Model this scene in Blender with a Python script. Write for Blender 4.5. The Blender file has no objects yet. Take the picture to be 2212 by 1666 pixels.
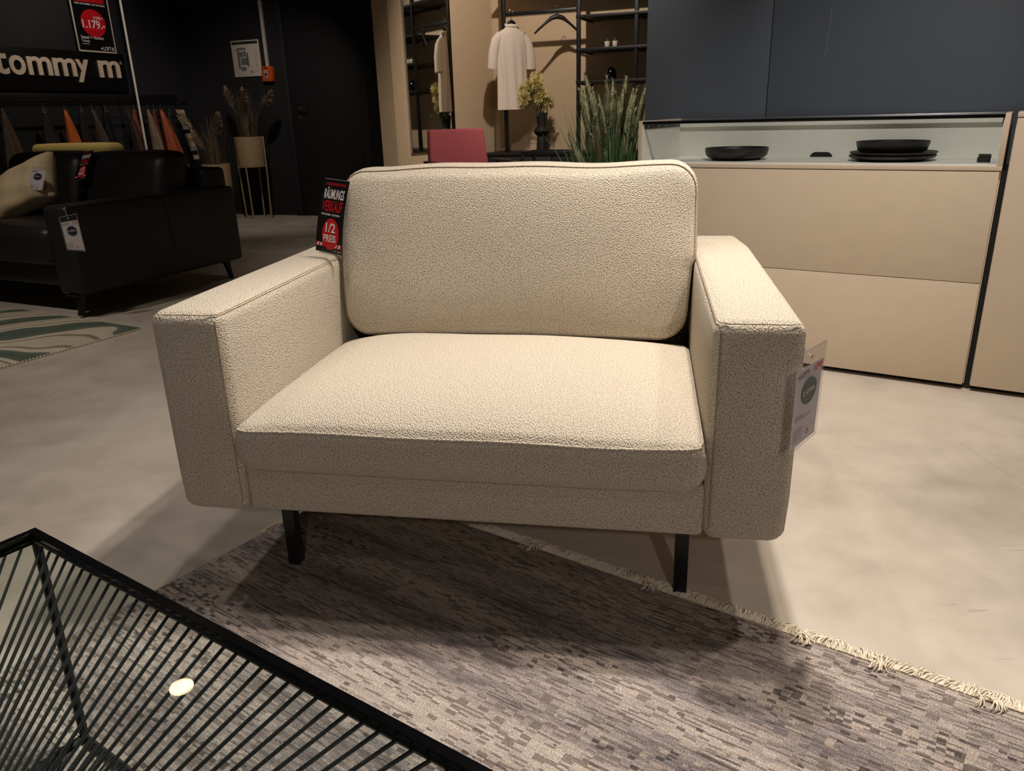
import bpy, bmesh, math, random
from mathutils import Vector, Matrix
random.seed(7)
SC = bpy.context.scene
COL = SC.collection
PI = math.pi

# ------------------------------------------------------------------ camera
F_PX, PITCH, ROLL, CAM_H = 1661.1, 0.3401, -0.0293, 1.0271
cd = bpy.data.cameras.new('camera')
cd.sensor_width = 36.0
cd.sensor_fit = 'HORIZONTAL'
cd.lens = F_PX / 2212.0 * 36.0
cd.clip_start = 0.02
cam = bpy.data.objects.new('camera', cd)
COL.objects.link(cam)
_f = Vector((0, math.cos(PITCH), -math.sin(PITCH)))
_u0 = Vector((0, math.sin(PITCH), math.cos(PITCH)))
_r0 = Vector((1, 0, 0))
_r = math.cos(ROLL) * _r0 + math.sin(ROLL) * _u0
_u = -math.sin(ROLL) * _r0 + math.cos(ROLL) * _u0
cam.matrix_world = Matrix(((_r.x, _u.x, -_f.x, 0), (_r.y, _u.y, -_f.y, 0), (_r.z, _u.z, -_f.z, CAM_H), (0, 0, 0, 1)))
SC.camera = cam

# ------------------------------------------------------------------ world, exposure
SC.view_settings.view_transform = 'Standard'
SC.view_settings.look = 'None'
SC.view_settings.gamma = 1.0
SC.view_settings.use_curve_mapping = False
SC.view_settings.exposure = 0.80
w = bpy.data.worlds.new('showroom_ambient')
SC.world = w
w.use_nodes = True
w.node_tree.nodes['Background'].inputs[0].default_value = (1.0, 0.86, 0.70, 1)
w.node_tree.nodes['Background'].inputs[1].default_value = 0.032

WARM = (1.0, 0.868, 0.757)
NEUT = (1.0, 0.915, 0.85)
def spot(name, loc, target, watts, angle=50, blend=0.6, radius=0.05, color=WARM):
    d = bpy.data.lights.new(name, 'SPOT')
    d.energy = watts; d.color = color; d.spot_size = math.radians(angle); d.spot_blend = blend
    d.shadow_soft_size = radius
    o = bpy.data.objects.new(name, d); COL.objects.link(o)
    o.location = loc
    o.rotation_euler = (Vector(target) - Vector(loc)).to_track_quat('-Z', 'Y').to_euler()
    return o
# ceiling track spots of the showroom, plus unseen fill lamps added for brightness
spot('spot_armchair', (0.62, 1.88, 2.90), (0.20, 1.70, 0.4), 92, 95, 0.7, 0.05)
spot('spot_armchair_back', (-0.38, 1.78, 2.90), (-0.2, 1.70, 0.5), 26, 85, 0.8, 0.05, NEUT)
spot('spot_rug', (0.55, 2.20, 2.95), (0.10, 0.70, 0.0), 155, 66, 0.8, 0.05, NEUT)
spot('spot_front', (0.25, -0.55, 2.90), (0.0, 1.3, 0.3), 8, 60, 0.8, 0.06)
spot('fill_front_far', (0.45, -3.0, 2.80), (0.0, 1.5, 0.45), 66, 32, 0.8, 0.06, NEUT)  # added fill from far in front, lifts the loveseat's front faces
spot('spot_table', (-1.05, 0.35, 2.90), (-0.98, 0.62, 0.0), 60, 38, 0.9, 0.06, NEUT)
spot('spot_floor', (1.55, 1.85, 2.90), (1.35, 1.75, 0.0), 44, 75, 0.8, 0.06)
spot('spot_cabinet', (0.85, 1.50, 2.90), (1.30, 2.9, 0.55), 84, 62, 0.8, 0.06, NEUT)
spot('spot_aisle', (-1.75, 2.6, 2.90), (-1.45, 2.5, 0.0), 38, 75, 0.9, 0.06, NEUT)
spot('spot_sofa', (-3.2, 3.2, 2.90), (-3.0, 4.4, 0.3), 42, 60, 0.9, 0.06)
spot('spot_green_rug', (-2.6, 2.9, 2.90), (-2.45, 3.65, 0.0), 30, 46, 0.9, 0.06)
spot('fill_red_chair', (-0.1, 4.7, 2.95), (-0.2, 5.9, 0.6), 72, 75, 0.9, 0.06)  # added fill so the raspberry chair is not too dark
spot('fill_reed', (0.45, 3.75, 2.95), (0.62, 4.6, 0.9), 110, 60, 0.9, 0.06)  # added fill to brighten the reed blades and seed heads
spot('spot_wardrobe', (0.123, 5.78, 2.95), (0.45, 7.6, 1.25), 82, 85, 0.6, 0.03)
spot('fill_olive', (-3.5, 6.3, 2.95), (-3.74, 6.95, 0.8), 34, 42, 0.9, 0.05)  # added fill for the otherwise unlit olive chair back
spot('spot_planter', (-2.2, 6.8, 2.95), (-2.7, 8.5, 0.8), 45, 70, 0.9, 0.05)
spot('spot_sign', (-3.0, 6.9, 2.95), (-4.2, 8.2, 1.4), 32, 70, 0.9, 0.05)

# ------------------------------------------------------------------ material helpers
def s2l(c):
    return tuple(((v / 12.92) if v <= 0.04045 else ((v + 0.055) / 1.055) ** 2.4) for v in (x / 255.0 for x in c))
class N:
    """tiny node-graph helper"""
    def __init__(s, name):
        s.m = bpy.data.materials.new(name); s.m.use_nodes = True
        s.t = s.m.node_tree; s.b = s.t.nodes['Principled BSDF']; s.out = s.t.nodes['Material Output']
    def n(s, typ, **kw):
        nd = s.t.nodes.new(typ)
        for k, v in kw.items():
            if k == 'inp':
                for a, b in v.items():
                    if hasattr(b, 'is_output'): s.t.links.new(b, nd.inputs[a])
                    else: nd.inputs[a].default_value = b
            else: setattr(nd, k, v)
        return nd
    def link(s, a, b): s.t.links.new(a, b)
    def coord(s, kind='Object', scale=(1, 1, 1), rot=(0, 0, 0), loc=(0, 0, 0)):
        tc = s.n('ShaderNodeTexCoord')
        mp = s.n('ShaderNodeMapping', inp={'Vector': tc.outputs[kind]})
        mp.inputs['Scale'].default_value = scale; mp.inputs['Rotation'].default_value = rot; mp.inputs['Location'].default_value = loc
        return mp.outputs[0]
    def noise(s, vec, scale, detail=3, rough=0.5, dist=0.0):
        nd = s.n('ShaderNodeTexNoise', inp={'Vector': vec, 'Scale': scale, 'Detail': detail, 'Roughness': rough, 'Distortion': dist})
        return nd.outputs['Fac']
    def math(s, op, a, b=0.0, c=0.0, clamp=False):
        nd = s.n('ShaderNodeMath', operation=op); nd.use_clamp = clamp
        for i, v in enumerate((a, b, c)):
            if hasattr(v, 'is_output'): s.link(v, nd.inputs[i])
            else: nd.inputs[i].default_value = v
        return nd.outputs[0]
    def ramp(s, fac, stops):
        nd = s.n('ShaderNodeValToRGB'); s.link(fac, nd.inputs[0])
        el = nd.color_ramp.elements
        while len(el) < len(stops): el.new(0.5)
        for e, (p, c) in zip(el, stops): e.position = p; e.color = (*c, 1)
        return nd.outputs[0]
    def mix(s, fac, a, b, mode='MIX'):
        nd = s.n('ShaderNodeMix', data_type='RGBA', blend_type=mode)
        for i, v in ((0, fac), (6, a), (7, b)):
            if hasattr(v, 'is_output'): s.link(v, nd.inputs[i])
            else: nd.inputs[i].default_value = (*v, 1) if isinstance(v, tuple) and len(v) == 3 else v
        return nd.outputs[2]
    def bump(s, h, strength=0.3, dist=0.01):
        nd = s.n('ShaderNodeBump', inp={'Height': h, 'Strength': strength, 'Distance': dist})
        s.link(nd.outputs[0], s.b.inputs['Normal'])
    def base(s, v):
        if hasattr(v, 'is_output'): s.link(v, s.b.inputs['Base Color'])
        else: s.b.inputs['Base Color'].default_value = (*v, 1)
    def rough(s, v):
        if hasattr(v, 'is_output'): s.link(v, s.b.inputs['Roughness'])
        else: s.b.inputs['Roughness'].default_value = v

def plain(name, rgb, rough=0.5, metal=0.0, var=0.06, nscale=40.0, bump=0.0, spec=None):
    g = N(name)
    c = s2l(rgb)
    v = g.coord()
    f = g.noise(v, nscale, 3)
    lo = tuple(x * (1 - var) for x in c); hi = tuple(min(1, x * (1 + var)) for x in c)
    g.base(g.ramp(f, [(0.3, lo), (0.7, hi)]))
    g.rough(rough); g.b.inputs['Metallic'].default_value = metal
    if spec is not None: g.b.inputs['Specular IOR Level'].default_value = spec
    if bump: g.bump(f, bump, 0.004)
    return g.m

# ------------------------------------------------------------------ materials
def m_boucle():
    g = N('boucle_fabric')
    tc = g.n('ShaderNodeTexCoord')
    wob = g.n('ShaderNodeTexNoise', inp={'Vector': tc.outputs['Object'], 'Scale': 150.0, 'Detail': 2})
    vv = g.n('ShaderNodeVectorMath', operation='MULTIPLY_ADD')
    g.link(wob.outputs['Color'], vv.inputs[0]); vv.inputs[1].default_value = (0.0024, 0.0024, 0.0024); g.link(tc.outputs['Object'], vv.inputs[2])
    xyz = g.n('ShaderNodeSeparateXYZ', inp={0: vv.outputs[0]}); nx = g.n('ShaderNodeSeparateXYZ', inp={0: tc.outputs['Normal']})
    def nubs(a, b):                                     # looped yarn seen square-on in one plane
        cb = g.n('ShaderNodeCombineXYZ'); g.link(xyz.outputs[a], cb.inputs[0]); g.link(xyz.outputs[b], cb.inputs[1])
        mp = g.n('ShaderNodeMapping', inp={'Vector': cb.outputs[0]}); mp.inputs['Rotation'].default_value = (0, 0, 0.7); mp.inputs['Scale'].default_value = (1.0, 0.78, 1.0)
        vo = g.n('ShaderNodeTexVoronoi', voronoi_dimensions='2D', inp={'Vector': mp.outputs[0], 'Scale': 345.0, 'Randomness': 0.75})
        return g.math('SUBTRACT', 1.0, g.math('MULTIPLY', vo.outputs['Distance'], 1.35), clamp=True)
    ws = [g.math('POWER', g.math('ABSOLUTE', nx.outputs[k]), 6.0) for k in range(3)]
    tot = g.math('ADD', g.math('ADD', ws[0], ws[1]), g.math('ADD', ws[2], 1e-4))
    acc = g.math('ADD', g.math('ADD', g.math('MULTIPLY', ws[0], nubs(1, 2)), g.math('MULTIPLY', ws[1], nubs(0, 2))), g.math('MULTIPLY', ws[2], nubs(0, 1)))
    nub = g.math('DIVIDE', acc, tot)
    fine = g.noise(tc.outputs['Object'], 700, 2)
    h = g.math('ADD', nub, g.math('MULTIPLY', fine, 0.25))
    big = g.noise(tc.outputs['Object'], 3.0, 2)
    col = g.ramp(nub, [(0.12, s2l((170, 155, 131))), (0.38, s2l((204, 192, 172))), (0.80, s2l((229, 220, 204)))])  # shading in colour: gaps between nubs darker, nub tips lighter
    col = g.mix(g.math('MULTIPLY', big, 0.10), col, s2l((196, 178, 150)))
    g.base(col); g.rough(0.95)
    g.b.inputs['Sheen Weight'].default_value = 0.15
    g.b.inputs['Specular IOR Level'].default_value = 0.15
    g.bump(h, 0.8, 0.0028)
    return g.m
def m_floor():
    g = N('screed_floor')
    v = g.coord()
    n1 = g.noise(v, 0.9, 4); n2 = g.noise(v, 6, 5, 0.6)
    f = g.math('ADD', g.math('MULTIPLY', n1, 0.6), g.math('MULTIPLY', n2, 0.4))
    col = g.ramp(f, [(0.35, s2l((166, 156, 142))), (0.52, s2l((188, 178, 164))), (0.68, s2l((200, 191, 177)))])
    # hairline scratches and trowel marks
    for sc, rot, wdt, amt in ((1.1, 0.5, 0.0022, 0.22), (1.9, 1.7, 0.0018, 0.22)):
        vs = g.coord(rot=(0, 0, rot), scale=(1.0, 0.35, 1.0))
        vd = g.n('ShaderNodeTexVoronoi', feature='DISTANCE_TO_EDGE', inp={'Vector': vs, 'Scale': sc})
        line = g.math('LESS_THAN', vd.outputs['Distance'], wdt)
        brk = g.math('GREATER_THAN', g.noise(v, 2.2, 3), 0.56)
        col = g.mix(g.math('MULTIPLY', g.math('MULTIPLY', line, brk), amt), col, s2l((92, 82, 68)))
    spk = g.n('ShaderNodeTexVoronoi', inp={'Vector': v, 'Scale': 9.0})
    sp = g.math('MULTIPLY', g.math('LESS_THAN', spk.outputs['Distance'], 0.035), 0.25)
    col = g.mix(sp, col, s2l((96, 86, 72)))
    vs2 = g.coord(rot=(0, 0, 0.9), scale=(7.0, 60.0, 1.0))
    scuff = g.ramp(g.noise(vs2, 1.0, 4, 0.7), [(0.60, (0, 0, 0)), (0.66, (1, 1, 1))])
    mask = g.ramp(g.noise(v, 3.4, 2), [(0.60, (0, 0, 0)), (0.66, (1, 1, 1))])
    col = g.mix(g.math('MULTIPLY', g.math('MULTIPLY', scuff, mask), 0.38), col, s2l((118, 106, 90)))
    g.base(col)
    g.rough(g.ramp(n2, [(0.3, (0.36,) * 3), (0.7, (0.52,) * 3)]))
    g.b.inputs['Specular IOR Level'].default_value = 0.35
    g.bump(n2, 0.04, 0.004)
    return g.m
def m_vintage_rug():
    g = N('vintage_rug_weave')
    tc = g.coord()
    wob = g.n('ShaderNodeTexNoise', inp={'Vector': tc, 'Scale': 14.0, 'Detail': 2})
    wv = g.n('ShaderNodeVectorMath', operation='MULTIPLY_ADD')
    g.link(wob.outputs['Color'], wv.inputs[0]); wv.inputs[1].default_value = (0.02, 0.006, 0.0); g.link(tc, wv.inputs[2])
    vec = wv.outputs[0]
    def st(sx, sy, loc=(0, 0, 0), v=None):
        mp = g.n('ShaderNodeMapping', inp={'Vector': v or tc}); mp.inputs['Scale'].default_value = (sx, sy, 0); mp.inputs['Location'].default_value = loc
        return mp.outputs[0]
    def cells(lx, ly, off):
        fl_ = g.n('ShaderNodeVectorMath', operation='FLOOR', inp={0: st(1 / lx, 1 / ly, off, vec)})
        wn = g.n('ShaderNodeTexWhiteNoise', noise_dimensions='2D', inp={'Vector': fl_.outputs[0]})
        return wn.outputs['Value']
    band = g.noise(st(0.5, 7.0), 1.0, 4, 0.6)                    # soft bands running along the weft
    patch = g.noise(st(3.5, 9.0, (5, 3, 0)), 1.0, 4, 0.65)       # worn patches
    weft = g.noise(st(9.0, 150.0), 1.0, 2, 0.5)                  # single weft rows
    c1 = cells(0.021, 0.0048, (0.3, 0.1, 0)); c2 = cells(0.075, 0.0034, (0.7, 0.6, 0)); c3 = cells(0.014, 0.0080, (0.1, 0.9, 0))
    tone = g.math('ADD', g.math('ADD', g.math('MULTIPLY', band, 0.54), g.math('MULTIPLY', patch, 0.22)), g.math('ADD', g.math('MULTIPLY', weft, 0.16), g.math('MULTIPLY', c1, 0.08)))
    col = g.ramp(tone, [(0.36, s2l((104, 97, 98))), (0.44, s2l((150, 140, 136))), (0.52, s2l((190, 177, 167))), (0.62, s2l((216, 204, 190)))])
    rosy = g.math('MULTIPLY', g.math('GREATER_THAN', c1, 0.80), 0.30)
    col = g.mix(rosy, col, s2l((186, 156, 141)))
    # short woven dark dashes, dense only in some zones
    z1 = g.ramp(g.noise(st(1.6, 6.0, (7, 2, 0)), 1.0, 3, 0.6), [(0.42, (0, 0, 0)), (0.62, (1, 1, 1))])
    dash = g.math('GREATER_THAN', g.math('ADD', c1, g.math('MULTIPLY', z1, 0.22)), 0.93)
    col = g.mix(g.math('MULTIPLY', dash, 0.55), col, s2l((66, 59, 60)))
    z2 = g.ramp(g.noise(st(1.0, 4.0, (1, 8, 0)), 1.0, 3, 0.6), [(0.50, (0, 0, 0)), (0.66, (1, 1, 1))])
    chk = g.math('GREATER_THAN', g.math('ADD', c3, g.math('MULTIPLY', z2, 0.36)), 1.02)
    col = g.mix(g.math('MULTIPLY', chk, 0.70), col, s2l((58, 51, 52)))
    lite = g.math('MULTIPLY', g.math('GREATER_THAN', g.math('ADD', g.math('SUBTRACT', 1.0, c3), g.math('MULTIPLY', z2, 0.25)), 1.02), 0.55)
    col = g.mix(lite, col, s2l((198, 184, 166)))
    ln = g.math('MULTIPLY', g.math('GREATER_THAN', c2, 0.945), 0.60)
    col = g.mix(ln, col, s2l((72, 63, 63)))
    knot = g.n('ShaderNodeTexVoronoi', inp={'Vector': tc, 'Scale': 430.0})
    kn = g.ramp(knot.outputs['Distance'], [(0.1, (1.22,) * 3), (0.62, (0.58,) * 3)])
    col = g.mix(1.0, col, kn, 'MULTIPLY')
    g.base(col); g.rough(0.95); g.b.inputs['Specular IOR Level'].default_value = 0.1
    g.bump(g.math('ADD', knot.outputs['Distance'], g.math('MULTIPLY', weft, 0.8)), 0.5, 0.003)
    return g.m
def m_green_rug():
    g = N('green_wave_rug')
    v = g.coord()
    wob = g.n('ShaderNodeTexNoise', inp={'Vector': v, 'Scale': 1.1, 'Detail': 2})
    wv = g.n('ShaderNodeTexWave', wave_type='BANDS', bands_direction='DIAGONAL',
             inp={'Vector': v, 'Scale': 1.25, 'Distortion': 9.0, 'Detail': 2.0, 'Detail Scale': 0.8})
    col = g.ramp(wv.outputs['Fac'], [(0.0, s2l((72, 92, 84))), (0.30, s2l((96, 112, 100))), (0.36, s2l((206, 196, 176))),
                                     (0.66, s2l((214, 204, 184))), (0.70, s2l((134, 118, 92))), (0.80, s2l((150, 134, 106))), (0.86, s2l((204, 194, 172)))])
    n = g.noise(v, 140, 3)
    col = g.mix(g.math('MULTIPLY', n, 0.45), col, s2l((120, 112, 98)))
    g.base(col); g.rough(0.95); g.b.inputs['Specular IOR Level'].default_value = 0.1
    g.bump(n, 0.7, 0.006)
    return g.m
def m_leather(name, rgb, rough=0.42):
    g = N(name)
    v = g.coord()
    vo = g.n('ShaderNodeTexVoronoi', inp={'Vector': v, 'Scale': 260.0})
    n = g.noise(v, 7, 3)
    c = s2l(rgb)
    g.base(g.ramp(n, [(0.3, tuple(x * 0.85 for x in c)), (0.7, tuple(x * 1.15 for x in c))]))
    g.rough(rough); g.b.inputs['Specular IOR Level'].default_value = 0.4
    g.bump(g.math('ADD', vo.outputs['Distance'], g.math('MULTIPLY', n, 3.0)), 0.18, 0.002)
    return g.m
def m_glass(name, tint=(0.93, 0.97, 0.95), rough=0.0):
    g = N(name)
    g.base(tint); g.rough(rough)
    g.b.inputs['Transmission Weight'].default_value = 1.0
    g.b.inputs['IOR'].default_value = 1.45
    # thin pane: clear for straight-through light, mirror-like gloss on top
    tr = g.n('ShaderNodeBsdfTransparent'); tr.inputs[0].default_value = (*tint, 1)
    gl = g.n('ShaderNodeBsdfGlossy'); gl.inputs['Roughness'].default_value = rough
    lw = g.n('ShaderNodeLayerWeight'); lw.inputs['Blend'].default_value = 0.5
    fac = g.math('ADD', 0.04, g.math('MULTIPLY', g.math('POWER', lw.outputs['Facing'], 5.0), 0.96))
    mx = g.n('ShaderNodeMixShader')
    g.link(fac, mx.inputs[0]); g.link(tr.outputs[0], mx.inputs[1]); g.link(gl.outputs[0], mx.inputs[2])
    g.link(mx.outputs[0], g.out.inputs['Surface'])
    return g.m
def m_emit(name, rgb, strength):
    g = N(name)
    g.base(s2l(rgb)); g.b.inputs['Emission Color'].default_value = (*s2l(rgb), 1); g.b.inputs['Emission Strength'].default_value = strength
    return g.m
def m_seed(name, a, b, scale=220):
    g = N(name)
    v = g.coord()
    vo = g.n('ShaderNodeTexVoronoi', inp={'Vector': v, 'Scale': float(scale)})
    g.base(g.ramp(vo.outputs['Distance'], [(0.1, s2l(a)), (0.6, s2l(b))])); g.rough(0.9)
    g.bump(vo.outputs['Distance'], 0.6, 0.004)
    return g.m

M = dict(
    boucle=m_boucle(), floor=m_floor(), rug=m_vintage_rug(), grug=m_green_rug(),
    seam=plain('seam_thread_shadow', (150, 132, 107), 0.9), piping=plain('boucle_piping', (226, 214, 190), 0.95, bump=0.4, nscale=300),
    blackmetal=plain('black_powder_coated_metal', (19, 19, 20), 0.42, 0.0, nscale=60, bump=0.05),
    rodmetal=plain('black_wire_metal', (34, 35, 36), 0.36, 0.0, nscale=60),
    glassrim=plain('black_glass_rim', (8, 8, 9), 0.12),
    glass=m_glass('clear_glass'), cabglass=m_glass('smoky_glass', (0.95, 0.965, 0.96)),
    sand=plain('sand_lacquer', (208, 191, 167), 0.5, var=0.02, nscale=14), sandin=plain('sage_white_laminate', (228, 228, 218), 0.45, var=0.02),
    dark=plain('dark_gap', (16, 13, 11), 0.7), bluegrey=plain('blue_grey_lacquer', (82, 90, 100), 0.5, var=0.04, nscale=3),
    scratch=plain('pale_scratch', (128, 130, 132), 0.7),
    alu=plain('brushed_aluminium', (190, 190, 190), 0.3, 0.9),
    blackwall=plain('black_wall_paint', (31, 32, 36), 0.75, var=0.08, nscale=8, bump=0.03),
    blackdoor=plain('black_door_paint', (22, 23, 27), 0.6, var=0.06, nscale=8),
    beige=plain('beige_wall_paint', (198, 174, 142), 0.85, var=0.03, nscale=12, bump=0.03),
    ceil=plain('black_ceiling_paint', (30, 29, 28), 0.9),
    leather=m_leather('black_leather', (33, 31, 32)), mirror=plain('mirror_silver', (225, 228, 226), 0.02, 1.0, var=0.0),
    ceramic=plain('black_stoneware', (34, 32, 33), 0.45, bump=0.06, nscale=150),
    blackwood=plain('black_stained_wood', (24, 22, 21), 0.5, nscale=30, var=0.15),
    shirt=plain('white_cotton', (222, 206, 190), 0.9, nscale=90, bump=0.1),
    vase=plain('matt_black_vase', (24, 22, 22), 0.6, nscale=80, bump=0.15),
    yellow=plain('yellow_blossom', (226, 212, 146), 0.85, var=0.25, nscale=60), leaf=plain('dark_green_leaf', (60, 82, 40), 0.6, var=0.3, nscale=40),
    blade=plain('reed_blade_green', (84, 122, 76), 0.5, var=0.35, nscale=9), seed=m_seed('reed_seed_head', (196, 192, 152), (116, 122, 88)),
    redcloth=plain('raspberry_upholstery', (172, 84, 88), 0.9, nscale=260, bump=0.15, var=0.08),
    olive=plain('olive_yellow_upholstery', (196, 172, 100), 0.9, nscale=120, bump=0.1),
    cream=plain('cream_linen', (206, 186, 150), 0.95, nscale=160, bump=0.25, var=0.1),
    fringe=plain('cream_cotton_fringe', (232, 220, 198), 0.9, nscale=120, var=0.1),
    planter=plain('sand_planter_metal', (176, 152, 116), 0.55), pampas=m_seed('dried_pampas', (205, 188, 162), (150, 132, 108), 160),
    drystem=plain('dried_stem', (104, 88, 66), 0.8, var=0.25), soil=plain('potting_soil', (40, 32, 26), 0.95, bump=0.5),
    white=plain('white_print', (236, 232, 228), 0.6, var=0.0), tagwhite=plain('white_tag_card', (226, 220, 222), 0.45, var=0.01),
    tagblack=plain('black_tag_card', (17, 16, 17), 0.4, var=0.02), red=plain('red_print', (206, 22, 34), 0.5, var=0.0),
    grey=plain('grey_print', (112, 118, 116), 0.6, var=0.0), lgrey=plain('light_grey_print', (160, 156, 156), 0.6, var=0.0), navy=plain('navy_print', (30, 38, 62), 0.6, var=0.0),
    ink=plain('dark_ink', (44, 42, 44), 0.6, var=0.0), redpen=plain('red_marker_ink', (206, 74, 70), 0.6, var=0.0),
    letter=plain('cream_sign_letter', (232, 212, 188), 0.5, var=0.01), signblack=plain('black_sign_board', (13, 13, 14), 0.4, var=0.02),
    whiteframe=plain('white_poster_frame', (220, 208, 196), 0.4), orange=plain('orange_alarm_plastic', (214, 84, 30), 0.4),
    greenprint=plain('green_print', (34, 60, 42), 0.6), whitepole=plain('white_lacquered_tube', (214, 206, 194), 0.4),
    chrome=plain('satin_chrome', (190, 186, 180), 0.25, 1.0), plastic=m_glass('clear_plastic_sleeve', (0.95, 0.94, 0.95), 0.12),
    potwhite=plain('white_ceramic_pot', (226, 210, 192), 0.5), succulent=plain('succulent_green', (104, 130, 50), 0.6, var=0.3, nscale=60),
    bulb=m_emit('lamp_lens', (255, 226, 176), 14.0),
)

# ------------------------------------------------------------------ geometry helpers
def finish(name, bm, mat, parent=None, smooth=True, ang=40, loc=None, rot=None):
    me = bpy.data.meshes.new(name)
    bm.normal_update()
    bm.to_mesh(me); bm.free()
    if smooth:
        for p in me.polygons: p.use_smooth = True
        if ang: me.set_sharp_from_angle(angle=math.radians(ang))
    me.materials.append(M[mat] if isinstance(mat, str) else mat)
    return put(name, me, parent, loc, rot)
def put(name, me, parent=None, loc=None, rot=None):
    o = bpy.data.objects.new(name, me); COL.objects.link(o)
    if parent: o.parent = parent
    if loc: o.location = loc
    if rot: o.rotation_euler = rot
    return o
def empty(name, loc=(0, 0, 0), rz=0.0, label=None, cat=None, group=None):
    o = bpy.data.objects.new(name, None); COL.objects.link(o)
    o.location = loc; o.rotation_euler = (0, 0, rz); o.empty_display_size = 0.1
    tag(o, label, cat, group)
    return o
def tag(o, label=None, cat=None, group=None, kind=None):
    if label: o['label'] = label
    if cat: o['category'] = cat
    if group: o['group'] = group
    if kind: o['kind'] = kind
    return o
def copy_tree(o, parent=None):
    c = o.copy(); COL.objects.link(c); c.parent = parent
    for ch in list(o.children): copy_tree(ch, c)
    return c
def add_box(bm, x0, x1, y0, y1, z0, z1, r=0.0, seg=2, only=None):
    b2 = bmesh.new()
    bmesh.ops.create_cube(b2, size=1.0)
    for v in b2.verts:
        v.co = Vector((x0 if v.co.x < 0 else x1, y0 if v.co.y < 0 else y1, z0 if v.co.z < 0 else z1))
    if r > 0:
        es = [e for e in b2.edges if (only is None or only(e))]
        bmesh.ops.bevel(b2, geom=es, offset=r, segments=seg, profile=0.5, affect='EDGES', clamp_overlap=True)
    me = bpy.data.meshes.new('tmp'); b2.to_mesh(me); b2.free()
    bm.from_mesh(me); bpy.data.meshes.remove(me)
def box(name, x0, x1, y0, y1, z0, z1, mat, parent=None, r=0.0, seg=2, **kw):
    bm = bmesh.new(); add_box(bm, x0, x1, y0, y1, z0, z1, r, seg)
    return finish(name, bm, mat, parent, **kw)
def add_tube(bm, pts, rad, n=8, closed=False, caps=True):
    pts = [Vector(p) for p in pts]
    rads = rad if isinstance(rad, (list, tuple)) else [rad] * len(pts)
    rings = []; prev = None
    L = len(pts)
    for i, p in enumerate(pts):
        if closed: t = (pts[(i + 1) % L] - pts[i - 1])
        else: t = (pts[min(i + 1, L - 1)] - pts[max(i - 1, 0)])
        t.normalize()
        if prev is None:
            a = Vector((0, 0, 1)) if abs(t.z) < 0.9 else Vector((1, 0, 0))
            nx = t.cross(a).normalized()
        else:
            nx = (prev - t * prev.dot(t)).normalized()
        prev = nx; ny = t.cross(nx)
        rings.append([bm.verts.new(p + (nx * math.cos(2 * PI * k / n) + ny * math.sin(2 * PI * k / n)) * rads[i]) for k in range(n)])
    for i in range(L if closed else L - 1):
        a, b = rings[i], rings[(i + 1) % L]
        for k in range(n): bm.faces.new((a[k], a[(k + 1) % n], b[(k + 1) % n], b[k]))
    if caps and not closed:
        bm.faces.new(rings[0][::-1])
    bmesh.ops.remove_doubles(bm, verts=rings[-1], dist=0.0015)      # the innermost ring closes to a line
    bmesh.ops.dissolve_degenerate(bm, edges=bm.edges, dist=1e-5)
def tube(name, pts, rad, mat, parent=None, n=8, closed=False, **kw):
    bm = bmesh.new(); add_tube(bm, pts, rad, n, closed)
    return finish(name, bm, mat, parent, **kw)
def add_lathe(bm, prof, n=32, c=(0, 0, 0), cap0=True, cap1=True):
    rings = [[bm.verts.new((c[0] + r * math.cos(2 * PI * k / n), c[1] + r * math.sin(2 * PI * k / n), c[2] + z)) for k in range(n)] for r, z in prof]
    for a, b in zip(rings, rings[1:]):
        for k in range(n): bm.faces.new((a[k], a[(k + 1) % n], b[(k + 1) % n], b[k]))
    if cap0: bm.faces.new(rings[0][::-1])
    if cap1: bm.faces.new(rings[-1])
def lathe(name, prof, mat, parent=None, n=32, c=(0, 0, 0), **kw):
    bm = bmesh.new(); add_lathe(bm, prof, n, c)
    return finish(name, bm, mat, parent, **kw)
def rrect(a, b, r, n=6, m=10):
    """rounded rectangle outline, half sizes a,b; m points per straight side"""
    r = max(1e-5, min(r, a - 1e-5, b - 1e-5)); pts = []
    for cx, cy, a0 in ((a - r, b - r, 0), (-a + r, b - r, PI / 2), (-a + r, -b + r, PI), (a - r, -b + r, 1.5 * PI)):
        for k in range(n + 1):
            t = a0 + k * PI / 2 / n
            pts.append((cx + r * math.cos(t), cy + r * math.sin(t)))
    out = []
    for i, p in enumerate(pts):
        out.append(p)
        if (i + 1) % (n + 1) == 0:
            q = pts[(i + 1) % len(pts)]
            for k in range(1, m): out.append((p[0] + (q[0] - p[0]) * k / m, p[1] + (q[1] - p[1]) * k / m))
    return out
def cushion(name, a, b, r, prof, mat, parent, warp, ang=None, n=6, m=14):
    """stack of rounded-rectangle rings: prof = [(inset, h)...]; warp maps (x, y, h) to local space"""
    bm = bmesh.new(); rings = []
    for ins, h in prof:
        rings.append([bm.verts.new(warp(x, y, h)) for x, y in rrect(a - ins, b - ins, max(0.004, r - ins * 0.6), n, m)])
    for p, q in zip(rings, rings[1:]):
        L = len(p)
        for k in range(L): bm.faces.new((p[k], p[(k + 1) % L], q[(k + 1) % L], q[k]))
    bm.faces.new(rings[0][::-1])
    bmesh.ops.remove_doubles(bm, verts=rings[-1], dist=0.0015)      # the innermost ring closes to a line
    bmesh.ops.dissolve_degenerate(bm, edges=bm.edges, dist=1e-5)
    bmesh.ops.recalc_face_normals(bm, faces=bm.faces)
    return finish(name, bm, mat, parent, ang=ang)
_txt = {}
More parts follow.
